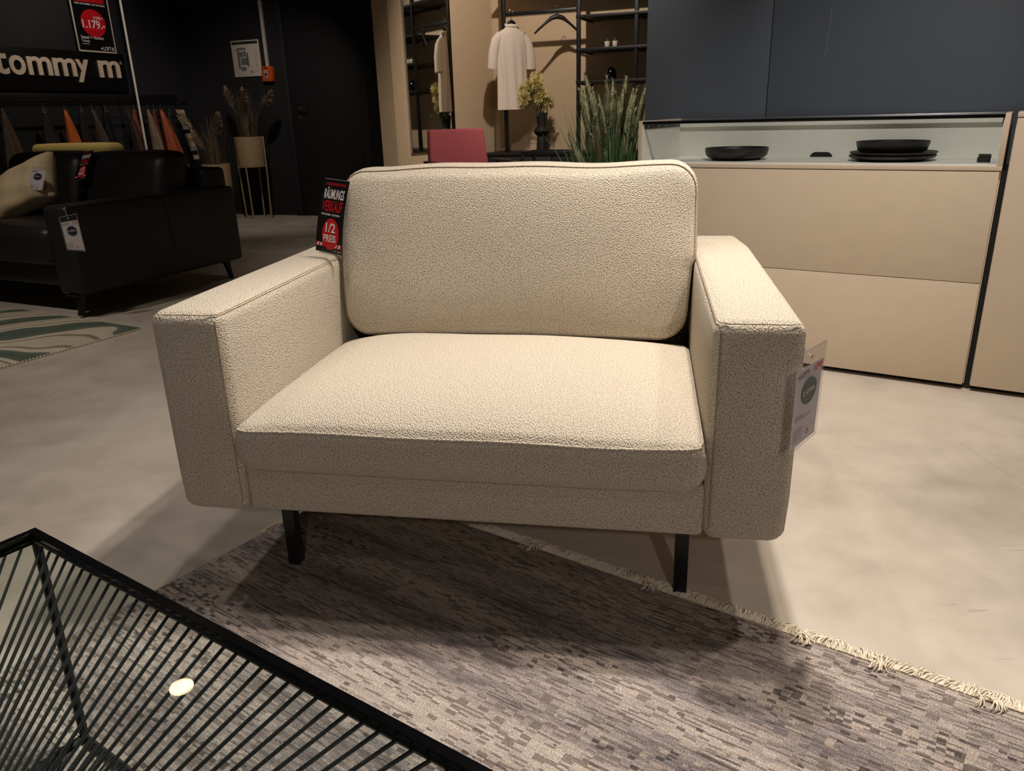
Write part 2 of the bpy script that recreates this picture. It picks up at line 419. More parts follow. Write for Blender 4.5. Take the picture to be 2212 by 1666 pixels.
def text_geo(s, size=1.0, bold=0.0, space=1.0):
    key = (s, bold, space)
    if key not in _txt:
        cu = bpy.data.curves.new('txt', 'FONT'); cu.body = s; cu.size = 1.0; cu.offset = bold; cu.space_character = space
        cu.resolution_u = 4
        ob = bpy.data.objects.new('txt', cu); COL.objects.link(ob)
        dg = bpy.context.evaluated_depsgraph_get()
        me = bpy.data.meshes.new_from_object(ob.evaluated_get(dg))
        _txt[key] = ([tuple(v.co) for v in me.vertices], [tuple(p.vertices) for p in me.polygons])
        bpy.data.objects.remove(ob); bpy.data.curves.remove(cu); bpy.data.meshes.remove(me)
    vs, ps = _txt[key]
    return [(x * size, y * size) for x, y, z in vs], ps
def fit_text(s, x, y, w, h, bold=0.0, slant=0.0):
    """text stretched into the box with lower-left corner x,y and size w,h"""
    vs, ps = text_geo(s, 1.0, bold)
    x0 = min(v[0] for v in vs); x1 = max(v[0] for v in vs); y0 = min(v[1] for v in vs); y1 = max(v[1] for v in vs)
    return [(x + (vx - x0) / (x1 - x0) * w + slant * (vy - y0) / (y1 - y0) * h, y + (vy - y0) / (y1 - y0) * h) for vx, vy in vs], ps
class Card:
    """flat print carrier: maps card metres (x right, y up) onto a surface"""
    def __init__(s, parent, bl, br, tl, tr, w, h, bow=0.0):
        s.p = parent; s.c = [Vector(v) for v in (bl, br, tl, tr)]; s.w, s.h, s.bow = w, h, bow
        s.nrm = (s.c[1] - s.c[0]).cross(s.c[2] - s.c[0]).normalized()
    def at(s, x, y, off=0.0):
        a, b = x / s.w, y / s.h
        bl, br, tl, tr = s.c
        p = bl.lerp(br, a).lerp(tl.lerp(tr, a), b)
        return p + s.nrm * (off + s.bow * 4 * b * (1 - b))
    def sheet(s, name, mat, x0, x1, y0, y1, off=0.0, th=0.0008, parent=None, nx=2, ny=8):
        bm = bmesh.new(); g = []
        for o in (off, off - th):
            g.append([[bm.verts.new(s.at(x0 + (x1 - x0) * i / nx, y0 + (y1 - y0) * j / ny, o)) for i in range(nx + 1)] for j in range(ny + 1)])
        for k, fl in ((0, False), (1, True)):
            for j in range(ny):
                for i in range(nx):
                    f = (g[k][j][i], g[k][j][i + 1], g[k][j + 1][i + 1], g[k][j + 1][i])
                    bm.faces.new(f[::-1] if fl else f)
        per = [(0, i) for i in range(nx)] + [(j, nx) for j in range(ny)] + [(ny, i) for i in range(nx, 0, -1)] + [(j, 0) for j in range(ny, 0, -1)]
        for q, (j, i) in enumerate(per):
            j2, i2 = per[(q + 1) % len(per)]
            bm.faces.new((g[0][j2][i2], g[0][j][i], g[1][j][i], g[1][j2][i2]))
        return finish(name, bm, mat, parent or s.p, ang=30)
    def poly(s, name, mat, polys, off=0.0006, parent=None):
        bm = bmesh.new()
        for vs, ps in polys:
            vv = [bm.verts.new(s.at(x, y, off)) for x, y in vs]
            for p in ps:
                try: bm.faces.new([vv[i] for i in p])
                except ValueError: pass
        return finish(name, bm, mat, parent or s.p, smooth=False)
    def rects(s, name, mat, rs, off=0.0006, parent=None):
        return s.poly(name, mat, [([(a, c), (b, c), (b, d), (a, d)], [(0, 1, 2, 3)]) for a, b, c, d in rs], off, parent)
    def disc(s, name, mat, cx, cy, rx, ry=None, off=0.0005, parent=None, n=36):
        ry = ry or rx; vs = [(cx, cy)]; ps = []
        for k in range(1, 5):
            vs += [(cx + rx * k / 4 * math.cos(2 * PI * i / n), cy + ry * k / 4 * math.sin(2 * PI * i / n)) for i in range(n)]
        for i in range(n): ps.append((0, 1 + i, 1 + (i + 1) % n))
        for k in range(3):
            for i in range(n):
                ps.append((1 + k * n + i, 1 + (k + 1) * n + i, 1 + (k + 1) * n + (i + 1) % n, 1 + k * n + (i + 1) % n))
        return s.poly(name, mat, [(vs, ps)], off, parent)
    def text(s, name, mat, t, x, y, w, h, bold=0.0, off=0.0011, parent=None, slant=0.0):
        return s.poly(name, mat, [fit_text(t, x, y, w, h, bold, slant)], off, parent)
def ribbon(bm, pts, widths, side, fold=0.0):
    """thin leaf blade: centre line pts, half widths, side vector"""
    side = Vector(side).normalized(); rows = []
    for p, wd in zip(pts, widths):
        p = Vector(p)
        rows.append((bm.verts.new(p - side * wd), bm.verts.new(p + Vector((0, 0, -fold * wd))), bm.verts.new(p + side * wd)))
    for a, b in zip(rows, rows[1:]):
        bm.faces.new((a[0], a[1], b[1], b[0])); bm.faces.new((a[1], a[2], b[2], b[1]))

# ------------------------------------------------------------------ the setting
YC, YW, YA, YS = -0.5708, -0.38, -0.177, -0.45          # headings: cabinet, back wall, armchair, sofa
WO = Vector((-2.385, 8.935, 0))                          # a point at the foot of the back wall
WU = Vector((math.cos(YW), math.sin(YW), 0)); WN = Vector((-math.sin(YW), math.cos(YW), 0))
def Wp(u, v, z=0.0): return WO + WU * u + WN * v + Vector((0, 0, z))

fl = box('floor', -9, 8, -3.5, 13, -0.1, 0.0, 'floor'); tag(fl, kind='structure')
ce = box('ceiling', -9, 8, -3.5, 13, 3.1, 3.2, 'ceil'); tag(ce, kind='structure')
wall = empty('wall_back', WO, YW); tag(wall, kind='structure')
box('wall_panel', -1.34, 2.1, 0.0, 0.12, 0, 3.1, 'blackwall', wall)
box('wall_panel', 2.1, 7.0, 0.0, 0.12, 0, 3.1, 'beige', wall)
wl = empty('wall_left', WO, YW); tag(wl, kind='structure')
box('wall_panel', -1.42, -1.30, -6.0, 0.12, 0, 3.1, 'blackwall', wl)
# short partition with its mirror side turned to the wardrobe
pt = empty('wall_partition', WO, YW); tag(pt, kind='structure')
bm = bmesh.new()
pl = [(1.83, 0.0), (1.935, -1.29), (2.082, -1.29), (2.472, 0.0)]
lo = [bm.verts.new((x, y, 0)) for x, y in pl]; hi = [bm.verts.new((x, y, 3.1)) for x, y in pl]
for k in range(4): bm.faces.new((lo[k], lo[(k + 1) % 4], hi[(k + 1) % 4], hi[k]))
bm.faces.new(lo[::-1]); bm.faces.new(hi)
bmesh.ops.recalc_face_normals(bm, faces=bm.faces)
finish('wall_panel', bm, 'beige', pt, smooth=False)

# blue-grey panel wall behind the cabinets
CO = Vector((0.567, 3.421, 0)); CU = Vector((math.cos(YC), math.sin(YC), 0)); CN = Vector((-math.sin(YC), math.cos(YC), 0))
pw = empty('wall_right', CO, YC); tag(pw, kind='structure')
box('panel', -0.185, 0.390, 0.50, 0.53, 0.0, 2.6, 'bluegrey', pw, r=0.001)
box('panel', 0.394, 1.86, 0.50, 0.53, 0.0, 2.6, 'bluegrey', pw, r=0.001)
box('panel', 1.864, 3.3, 0.50, 0.53, 0.0, 2.6, 'bluegrey', pw, r=0.001)
box('panel_core', -0.17, 3.3, 0.531, 0.60, 0.0, 2.6, 'dark', pw)
tube('scratch_mark', [(0.628, 0.4995, 1.40), (0.630, 0.4995, 1.34), (0.622, 0.4995, 1.29), (0.627, 0.4995, 1.25), (0.618, 0.4995, 1.215)], 0.0012, 'scratch', pw, n=4)

# door in the back wall
dr = empty('door_1', Wp(0, 0), YW); tag(dr, kind='structure')
box('door_leaf', 0.10, 0.98, -0.012, 0.03, 0.01, 2.30, 'blackdoor', dr, r=0.003)
for x0, x1, z0, z1 in ((0.02, 0.098, 0, 2.38), (0.982, 1.06, 0, 2.38), (0.02, 1.06, 2.302, 2.38)):
    box('door_frame', x0, x1, -0.03, 0.03, z0, z1, 'blackwall', dr, r=0.004)
bm = bmesh.new()
add_lathe(bm, [(0.026, 0), (0.026, 0.008)], 20)
hd = finish('door_handle', bm, 'chrome', dr, loc=(0.205, -0.012, 1.135), rot=(PI / 2, 0, 0))
tube('lever', [(0, 0, 0.0), (0, 0, 0.045), (0.012, 0, 0.052), (0.12, 0, 0.052)], 0.009, 'chrome', hd, n=10)
lathe('key_rosette', [(0.024, 0), (0.024, 0.006)], 'chrome', dr, n=20, loc=(0.198, -0.012, 1.055), rot=(PI / 2, 0, 0))
tr1 = box('trim_1', 1.075, 1.82, -0.05, 0.0, 0, 3.1, 'blackdoor', None, r=0.003); tr1.location = WO; tr1.rotation_euler = (0, 0, YW); tag(tr1, kind='structure')

# ------------------------------------------------------------------ vintage rug with fringe
RC = Vector((-0.473, 2.029, 0.0)); RA = math.atan2(-0.579, 0.815)
rug = empty('patterned_rug', RC, RA, 'grey and beige vintage-look patterned rug with cream fringe under the armchair', 'rug')
box('rug_pile', -0.005, 2.1, -2.30, 0.0, 0.001, 0.011, 'rug', rug, r=0.003)
tube('edge_binding', [(-0.006, -2.30, 0.0075), (-0.006, -1.2, 0.0075), (-0.006, 0.0, 0.0075)], 0.0045, 'lgrey', rug, n=6)
box('selvedge', 0.0, 2.1, -0.001, 0.0085, 0.001, 0.0058, 'fringe', rug, r=0.003)
fv, ff = [], []
def strand(pts, rads):
    """square-section thread appended to the fringe lists"""
    L = len(pts); b0 = len(fv)
    for i, p in enumerate(pts):
        q0, q1 = pts[max(i - 1, 0)], pts[min(i + 1, L - 1)]
        dx, dy = q1[0] - q0[0], q1[1] - q0[1]; d = math.hypot(dx, dy) or 1.0
        sx, sy = -dy / d * rads[i], dx / d * rads[i]
        fv.extend(((p[0] + sx, p[1] + sy, p[2]), (p[0], p[1], p[2] + rads[i]), (p[0] - sx, p[1] - sy, p[2]), (p[0], p[1], p[2] - rads[i])))
    for i in range(L - 1):
        a = b0 + 4 * i
        for k in range(4): ff.append((a + k, a + (k + 1) % 4, a + 4 + (k + 1) % 4, a + 4 + k))
x = 0.004; clump = 0.0
while x < 2.1:
    clump = 0.965 * clump + random.gauss(0, 0.07)
    ln = 0.038 * random.uniform(0.85, 1.15); a = 0.20 + clump + random.gauss(0, 0.14)
    h = random.uniform(0.004, 0.011); cl = 0.5 * math.sin(x * 26) + random.gauss(0, 0.25)
    p = []; ang = a; px, py = x, 0.006
    for k in range(6):
        p.append((px, py, 0.004 + h * math.sin(PI * min(1, (k + 0.6) / 5.5)) ** 0.8))
        px += math.sin(ang) * ln / 5; py += math.cos(ang) * ln / 5; ang += cl * 0.35
    strand(p, [0.0014, 0.0014, 0.0014, 0.0013, 0.0012, 0.0009])
    x += random.uniform(0.0009, 0.0014)
for cx in (0.93, 1.27, 1.41, 1.60, 1.79, 2.05, 0.62):            # tufts that fold back over the pile
    for k in range(14):
        a = PI + random.gauss(0, 0.5); p = []; px, py = cx + random.gauss(0, 0.008), 0.008; ang = a * 0.6
        for j in range(7):
            p.append((px, py, 0.013 + 0.006 * math.sin(PI * j / 6) + random.uniform(0, 0.003)))
            px += math.sin(ang) * 0.006; py += math.cos(ang) * 0.006; ang += (a - ang) * 0.3
        strand(p, [0.0012] * 7)
fme = bpy.data.meshes.new('fringe'); fme.from_pydata(fv, [], ff); fme.update()
for p in fme.polygons: p.use_smooth = True
fme.materials.append(M['fringe'])
tag(put('fringe', fme, rug), kind='stuff')
lab = box('rug_label', -0.036, -0.004, -0.310, -0.238, 0.0005, 0.0022, 'cream', rug, r=0.0005)
lc = Card(lab, (-0.034, -0.243, 0.0024), (-0.034, -0.305, 0.0024), (-0.008, -0.243, 0.0024), (-0.008, -0.305, 0.0024), 0.062, 0.026)
lc.rects('label_print', 'ink', [(0.012 + 0.0045 * (k % 9), 0.0155 + 0.0045 * (k % 9) - 0.0008, 0.006 + 0.0075 * (k // 9), 0.0115 + 0.0075 * (k // 9)) for k in range(18)], 0.0004, lab)

# ------------------------------------------------------------------ the loveseat
chair = empty('upholstered_loveseat', (-0.1092, 1.4296, 0.0), YA, 'wide cream boucle loveseat armchair with square arms and black legs', 'armchair')
def chair_arm(sg):
    x0, x1 = (0.487, 0.650) if sg > 0 else (-0.650, -0.487)
    bm = bmesh.new()
    def top_or_out(e):
        return True
    add_box(bm, x0, x1, 0.0, 1.04, 0.208, 0.662, 0.026, 4)
    # subdivide a little and puff the big faces so the upholstery is not dead flat
    bmesh.ops.subdivide_edges(bm, edges=[e for e in bm.edges if e.calc_length() > 0.12], cuts=5, use_grid_fill=True)
    cx = (x0 + x1) / 2
    for v in bm.verts:
        fx = max(0, 1 - abs(v.co.x - cx) / 0.0815); fy = max(0, 1 - abs(v.co.y - 0.52) / 0.52); fz = max(0, 1 - abs(v.co.z - 0.435) / 0.227)
        if abs(v.co.x - cx) > 0.075: v.co.x += math.copysign(0.004 * min(1, fy * 5) * min(1, fz * 4), v.co.x - cx)
        if v.co.z > 0.655: v.co.z += 0.004 * min(1, fx * 2) * min(1, fy * 6)
        if v.co.y < 0.005: v.co.y -= 0.004 * min(1, fx * 2) * min(1, fz * 4)
        if v.co.y > 0.95 and (v.co.x - cx) * sg > 0.03: v.co.x -= sg * 0.030 * ((v.co.y - 0.95) / 0.09) ** 2
        # outer lower edge is rounder
        if v.co.z < 0.26:
            k = (0.26 - v.co.z) / 0.052
            if (v.co.x - cx) * sg > 0.03: v.co.x -= sg * 0.012 * k * k
    o = finish('armrest', bm, 'boucle', chair, ang=None)
    xi = x0 if sg > 0 else x1; xo = x1 if sg > 0 else x0
    i = sg; r = 0.0012
    tube('seam', [(xi + i * 0.0045, 1.0, 0.6585), (xi + i * 0.0045, 0.5, 0.661), (xi + i * 0.0045, 0.03, 0.6590), (xi + i * 0.010, 0.012, 0.6575), (xi + i * 0.03, 0.005, 0.6570), (cx, 0.0025, 0.6582), (xo - i * 0.03, 0.005, 0.6570), (xo - i * 0.008, 0.012, 0.6575)], r, 'seam', o, n=5)
    tube('seam', [(xi + i * 0.012, 0.0035, 0.646), (xi + i * 0.012, 0.0025, 0.60), (xi + i * 0.012, 0.0, 0.43), (xi + i * 0.012, 0.0025, 0.24)], r, 'seam', o, n=5)
    return o
armL = chair_arm(-1); armR = chair_arm(1)
box('seat_base', -0.489, 0.489, 0.010, 1.0, 0.212, 0.325, 'boucle', chair, r=0.012, seg=3)
box('back_frame', -0.489, 0.489, 0.80, 1.035, 0.212, 0.660, 'boucle', chair, r=0.02, seg=3)
def seat_warp(x, y, h):
    # x,y centred plan; h height
    sag = 0.0022 * math.sin(x * 7.0 + 2.6) + 0.0016 * math.sin(x * 15.0)
    if h > 0.4212:
        h = 0.421 + 0.058 * max(0.0, (1 - (abs(x) / 0.486) ** 4.5) * (1 - (abs(y) / 0.350) ** 4)) ** 0.75
    if y < -0.325: x *= 1.017
    if y < -0.2 and 0.30 < h < 0.47: y += -0.006 * math.cos(x * 3.0)
    return Vector((x, 0.315 + y, h + sag * (1 if h > 0.36 else 0.4)))
seat = cushion('seat_cushion', 0.486, 0.35, 0.046,
    [(0.30, 0.306), (0.10, 0.307), (0.060, 0.309), (0.036, 0.316), (0.018, 0.328), (0.007, 0.342), (0.001, 0.358), (0.0, 0.375), (0.001, 0.395), (0.003, 0.412), (0.006, 0.4195), (0.008, 0.421),
     (0.012, 0.4275), (0.022, 0.437), (0.038, 0.447), (0.06, 0.455), (0.09, 0.462), (0.13, 0.468), (0.18, 0.472), (0.24, 0.475), (0.29, 0.476), (0.325, 0.476), (0.3497, 0.476)], 'boucle', chair, seat_warp, m=20)
pts = [seat_warp(x, y, 0.4205) for x, y in rrect(0.4795, 0.3435, 0.042, 6, 24)]
tube('piping', pts, 0.0018, 'boucle', seat, n=6, closed=True)
def back_warp(x, y, h):
    # cushion built flat: x across, y height, h thickness outwards (front positive) -> stand up and lean
    z = 0.672 + y
    if h > 0.0768: h = 0.0765 + 0.046 * max(0.0, (1 - (abs(x) / 0.486) ** 2.8) * (1 - (abs(y) / 0.227) ** 2.8)) ** 0.55
    t = (y + 0.227) / 0.454
    wrinkle = 0.0
    if h > 0.06: wrinkle = 0.004 * math.sin(22 * y + 6 * x) * max(0, (abs(x) - 0.33) / 0.15) + 0.003 * math.sin(9 * x + 5 * y)
    v = 0.680 - h + 0.105 * t - wrinkle
    top = 0.0
    if y > 0.15: z += (0.0030 * math.sin(x * 9.0 + 2.4) + 0.0018 * math.sin(x * 21.0)) * (y - 0.15) / 0.07 
    xs = x * (1.0 - 0.035 * max(0, t - 0.55) * (1 if x < 0 else 0.4)) + (0.006 if t > 0.45 and x > 0.4 else 0)
    if t < 0.5: xs *= 1 - 0.035 * (0.5 - t) / 0.5
    return Vector((xs, v, z))
back = cushion('back_cushion', 0.486, 0.227, 0.068,
    [(0.15, -0.090), (0.08, -0.088), (0.04, -0.080), (0.012, -0.062), (0.002, -0.035), (0.0, 0.0), (0.0, 0.035), (0.002, 0.060), (0.006, 0.072), (0.010, 0.0765), (0.020, 0.087), (0.04, 0.100), (0.07, 0.111), (0.10, 0.117), (0.14, 0.1205), (0.18, 0.1215), (0.205, 0.1217), (0.2267, 0.1217)],
    'boucle', chair, back_warp, m=20)
pts = [back_warp(x, y, 0.0755) for x, y in rrect(0.479, 0.220, 0.063, 6, 24)]
tube('seam', pts, 0.0013, 'seam', back, n=5, closed=True)
for u, v in ((-0.457, 0.125), (0.457, 0.125), (-0.457, 0.90), (0.457, 0.90)):
    box('leg', u - 0.0145, u + 0.0145, v - 0.016, v + 0.016, 0.010 if v < 0.5 else 0.0, 0.214, 'blackmetal', chair, r=0.002)

# ------------------------------------------------------------------ sale tag on the back cushion
def sale_tag(name, parent, bl, br, tl, tr, w, h, bow, label, lvl=2):
    t = empty(name, (0, 0, 0), 0, label, 'sale tag'); t.matrix_world = parent
    c = Card(t, bl, br, tl, tr, w, h, bow)
    b = c.sheet('tag_card', 'tagblack', 0, w, 0, h)
    e = 0.0015
    c.rects('white_edge', 'lgrey', [(0, w, h - 0.0012, h), (0, w, 0, 0.0012), (0, 0.0010, 0, h)], 0.0003, b)
    k = w / 0.10
    c.text('lettering', 'red', 'WEGEN SORTIMENTSWECHSEL', 0.013 * k, h * 0.915, 0.078 * k, h * 0.035, 0.02, parent=b)
    c.text('lettering', 'white', 'RÄUMUNGS', 0.012 * k, h * 0.735, 0.079 * k, h * 0.16, 0.025, parent=b)
    c.text('lettering', 'red', 'VERKAUF', 0.012 * k, h * 0.565, 0.079 * k, h * 0.15, 0.025, parent=b)
    c.text('lettering', 'white', '· WIR RÄUMEN · SIE SPAREN ·', 0.011 * k, h * 0.512, 0.076 * k, h * 0.032, 0.02, parent=b)
    st = []
    for x0 in (0.004, 0.016, 0.072, 0.084):
        st.append(([(x0 * k, h * .085), ((x0 + .006) * k, h * .085), ((x0 + .0105) * k, h * .135), ((x0 + .0045) * k, h * .135)], [(0, 1, 2, 3)]))
    c.rects('warning_band', 'red', [(0.001, w - 0.001, h * 0.085, h * 0.135)], 0.0005, b)
    for q in st: c.poly('warning_stripe', 'white', [q], 0.0008, b)
    c.disc('price_disc', 'red', 0.055 * k, h * 0.265, 0.032 * k, h * 0.215, 0.0009, b)
    c.text('lettering', 'white', '1/2', 0.036 * k, h * 0.285, 0.037 * k, h * 0.13, 0.02, off=0.0016, parent=b)
    c.text('lettering', 'white', 'PREIS', 0.029 * k, h * 0.155, 0.048 * k, h * 0.10, 0.02, off=0.0016, parent=b)
    c.rects('small_print', 'lgrey', [(0.070 * k, 0.077 * k, h * 0.035, h * 0.05), (0.083 * k, 0.096 * k, h * 0.032, h * 0.048)], 0.0006, b)
    c.rects('small_print', 'red', [(0.0785 * k, 0.0815 * k, h * 0.034, h * 0.052)], 0.0006, b)
    return t
CM = Matrix.Translation((-0.1092, 1.4296, 0.0)) @ Matrix.Rotation(YA, 4, 'Z')
sale_tag('sale_tag', CM, (-0.549, 0.64, 0.682), (-0.455, 0.595, 0.674), (-0.503, 0.652, 0.876), (-0.415, 0.602, 0.870), 0.10, 0.20, 0.008,
         'black half-price clearance tag with red lettering hanging on the cream loveseat')
# plastic loop holding it to the cushion seam
# ------------------------------------------------------------------ price tags
def price_tag(name, mat4, bl, br, tl, tr, w, h, label, price, disc='grey', hand=None, cat='price tag', bow=0.0, article=None):
    t = empty(name, (0, 0, 0), 0, label, cat); t.matrix_world = mat4
    c = Card(t, bl, br, tl, tr, w, h, bow)
    c.sheet('plastic_sleeve', 'plastic', 0, w, 0, h, 0.0012, 0.0024)
    b = c.sheet('paper_card', 'tagwhite', w * 0.04, w * 0.96, h * 0.025, h * 0.83, 0.0002, 0.0006)
    f = 0.0019
    c.rects('sleeve_fold', 'tagwhite', [(0.0, w, h * 0.835, h * 0.842), (0, w * 0.012, 0, h), (w * 0.988, w, 0, h), (0, w, 0, h * 0.006), (0, w, h * 0.994, h)], f)
    c.disc('hang_hole', 'lgrey', w * 0.5, h * 0.915, w * 0.06, h * 0.012, f)
    k = w / 0.09
    c.disc('brand_dot', 'ink', w * 0.11, h * 0.765, w * 0.018, w * 0.018, f)
    c.text('lettering', 'ink', 'LOFT', w * 0.15, h * 0.75, w * 0.28, h * 0.045, 0.0, f)
    c.rects('small_print', 'lgrey', [(w * 0.13, w * 0.48, h * 0.733, h * 0.738), (w * 0.44, w * 0.47, h * 0.75, h * 0.80)], f)
    c.disc('price_disc', disc, w * 0.53, h * 0.565, w * 0.27, h * 0.135, f)
    c.text('lettering', 'white', price, w * 0.28, h * 0.545, w * 0.52, h * 0.05, 0.0, f + 0.0006)
    if hand: c.text('handwritten_price', 'redpen', hand, w * 0.62, h * 0.745, w * 0.32, h * 0.075, 0.0, f + 0.0003, slant=0.25)
    if article:
        c.text('lettering', 'grey', article[0], w * 0.10, h * 0.335, w * 0.26, h * 0.022, 0.0, f)
        c.text('lettering', 'grey', article[1], w * 0.10, h * 0.305, w * 0.58, h * 0.024, 0.0, f)
    rows = [(w * 0.08, w * (0.42 if q % 3 else 0.48), h * (0.085 + 0.02 * q), h * (0.085 + 0.02 * q) + h * 0.006) for q in range(7)]
    c.rects('small_print', 'lgrey', rows, f)
    c.rects('small_print', 'redpen', [(w * 0.58, w * 0.66, h * 0.09, h * 0.10), (w * 0.56, w * 0.68, h * 0.115, h * 0.125), (w * 0.6, w * 0.66, h * 0.14, h * 0.15)], f)
    return t
price_tag('price_tag', CM, (0.6255, -0.050, 0.428), (0.6835, 0.022, 0.443), (0.6245, -0.052, 0.617), (0.6855, 0.022, 0.626), 0.091, 0.186,
          'white price tag in clear sleeve with grey price disc hanging from the cream loveseat', '2.099.-', 'grey', '1049', article=('Loveseat', '4317-Giovanni Uno'))
tube('tag_string', [Vector((0.648, 0.03, 0.61)), Vector((0.655, -0.012, 0.605)), Vector((0.655, -0.016, 0.600))], 0.0012, 'lgrey', bpy.data.objects['price_tag'], n=5)

# ------------------------------------------------------------------ wire coffee table
TA = math.atan2(-0.567, 0.823); TL, TD, TH = 1.04, 0.96, 0.398
tab = empty('wire_coffee_table', (-0.79, 1.115, 0.011), TA, 'black wire coffee table with crossing metal rods and glass top', 'coffee table')
iu, iv = 0.045, 0.022
HT = TH - 0.018
def edge_bar(name, a, b, r=0.0085): return tube(name, [a, b], r, 'rodmetal', tab, n=10)
T4 = [(0, 0), (TL, 0), (TL, -TD), (0, -TD)]
B4 = [(iu, -iv), (TL - iu, -iv), (TL - iu, -TD + iv), (iu, -TD + iv)]
bm = bmesh.new()
add_tube(bm, [(x, y, HT) for x, y in T4], 0.0085, 10, closed=True); finish('top_frame', bm, 'rodmetal', tab)
bm = bmesh.new()
add_tube(bm, [(x, y, 0.0085) for x, y in B4], 0.0075, 10, closed=True); finish('bottom_frame', bm, 'rodmetal', tab)
for (tx, ty), (bx, by) in zip(T4, B4): edge_bar('corner_post', (tx, ty, HT), (bx, by, 0.0085), 0.0075)
ctr = Vector((TL / 2, -TD / 2, 0.198))
def rod(a, b): tube('rod', [a, b], 0.0026, 'rodmetal', tab, n=6)
def rods(pA, qA, pB, qB, n):
    for k in range(n):
        t = (k + 0.9) / (n + 0.8)
        a = Vector(pA).lerp(Vector(qA), t); b = Vector(pB).lerp(Vector(qB), t)
        rod(a, b)
def P3(p, z): return (p[0], p[1], z)
nL, nD, nP = 41, 38, 14
zt, zb = HT - 0.006, 0.014
rods(P3(T4[0], zt), P3(T4[1], zt), P3(B4[2], zb), P3(B4[3], zb), nL)
rods(P3(T4[2], zt), P3(T4[3], zt), P3(B4[0], zb), P3(B4[1], zb), nL)
rods(P3(T4[1], zt), P3(T4[2], zt), P3(B4[3], zb), P3(B4[0], zb), nD)
rods(P3(T4[3], zt), P3(T4[0], zt), P3(B4[1], zb), P3(B4[2], zb), nD)
rods(P3(T4[0], zt), P3(B4[0], zb), P3(B4[2], zb), P3(T4[2], zt), nP)
rods(P3(T4[1], zt), P3(B4[1], zb), P3(B4[3], zb), P3(T4[3], zt), nP)
lathe('centre_knot', [(0.004, -0.022), (0.02, -0.018), (0.026, 0), (0.02, 0.018), (0.004, 0.022)], 'rodmetal', tab, n=16, c=ctr)
gl = box('glass_top', -0.004, TL + 0.004, -TD - 0.004, 0.004, HT + 0.0086, HT + 0.0146, 'glass', tab)
bm = bmesh.new()
for x0, x1, y0, y1 in ((-0.0065, TL + 0.0065, -0.008, 0.0065), (-0.0065, TL + 0.0065, -TD - 0.0065, -TD + 0.008), (-0.0065, 0.008, -TD + 0.008, -0.008), (TL - 0.008, TL + 0.0065, -TD + 0.008, -0.008)):
    add_box(bm, x0, x1, y0, y1, HT + 0.0080, HT + 0.0155, 0.001, 1)
finish('glass_rim', bm, 'glassrim', gl)

# ------------------------------------------------------------------ sideboard and its neighbour
def Cp(u, v, z): return CO + CU * u + CN * v + Vector((0, 0, z))
cab = empty('sideboard', CO, YC, 'sand-coloured sideboard with open glass-topped display shelf and two wide drawers', 'sideboard')
box('carcass', 0.0, 1.335, 0.022, 0.46, 0.022, 0.792, 'sand', cab, r=0.001)
box('plinth', 0.02, 1.335, 0.04, 0.44, 0.0, 0.022, 'dark', cab)
box('drawer_front', 0.002, 1.330, 0.0, 0.021, 0.022, 0.4038, 'sand', cab, r=0.0012)
box('drawer_front', 0.002, 1.330, 0.0, 0.021, 0.4062, 0.7925, 'sand', cab, r=0.0012)
box('shelf_board', 0.0, 1.335, -0.001, 0.46, 0.7955, 0.8115, 'sand', cab, r=0.001)
box('shelf_liner', 0.017, 1.318, 0.004, 0.444, 0.8115, 0.8135, 'sandin', cab)
box('side_panel', 0.0, 0.017, -0.001, 0.46, 0.8115, 0.982, 'sand', cab, r=0.001)
box('side_panel', 1.318, 1.335, -0.001, 0.46, 0.8115, 0.982, 'sand', cab, r=0.001)
box('side_liner', 0.017, 0.019, 0.006, 0.444, 0.8135, 0.974, 'sandin', cab)
box('side_liner', 1.316, 1.318, 0.006, 0.444, 0.8135, 0.974, 'sandin', cab)
bp = box('back_panel', 0.019, 1.316, 0.444, 0.458, 0.8135, 0.966, 'sandin', cab)
bm = bmesh.new()
vs = [bm.verts.new((0.657 + 0.046 * math.cos(PI * k / 16), 0.4425, 0.8138 + 0.020 * min(1.0, 1.25 * math.sin(PI * k / 16)))) for k in range(17)]
bm.faces.new(vs)
finish('cable_cutout', bm, 'dark', bp, smooth=False)
box('back_rail', 0.019, 1.316, 0.425, 0.444, 0.945, 0.966, 'sandin', cab)
br_ = box('bracket', 0.0191, 0.0225, 0.02, 0.43, 0.948, 0.968, 'blackmetal', cab, r=0.001)
for y in (0.05, 0.17, 0.26, 0.38): lathe('screw', [(0.004, 0), (0.004, 0.0012)], 'alu', br_, n=10, loc=(0.0225, y, 0.958), rot=(0, PI / 2, 0))
br_ = box('bracket', 1.3125, 1.3159, 0.02, 0.43, 0.948, 0.968, 'blackmetal', cab, r=0.001)
for y in (0.05, 0.17, 0.26, 0.38): lathe('screw', [(0.004, 0), (0.004, 0.0012)], 'alu', br_, n=10, loc=(1.3125, y, 0.958), rot=(0, -PI / 2, 0))
gt = box('glass_top', 0.018, 1.317, 0.012, 0.446, 0.972, 0.978, 'cabglass', cab)
box('front_rail', 0.017, 1.318, 0.0, 0.012, 0.968, 0.979, 'glassrim', gt, r=0.001)
box('rear_rail', 0.017, 1.318, 0.446, 0.458, 0.967, 0.981, 'alu', gt, r=0.001)
cab2 = empty('tall_cabinet', Cp(1.353, 0, 0), YC, 'plain sand-coloured cabinet standing past the dark gap beside the sideboard', 'cabinet')
box('carcass', 0.0, 0.62, 0.022, 0.46, 0.022, 0.982, 'sand', cab2, r=0.001)
box('plinth', 0.0, 0.60, 0.04, 0.44, 0.0, 0.022, 'dark', cab2)
box('door_front', 0.002, 0.618, 0.0, 0.021, 0.022, 0.966, 'sand', cab2, r=0.0012)
box('top_board', 0.0, 0.62, 0.0, 0.46, 0.969, 0.984, 'sand', cab2, r=0.001)
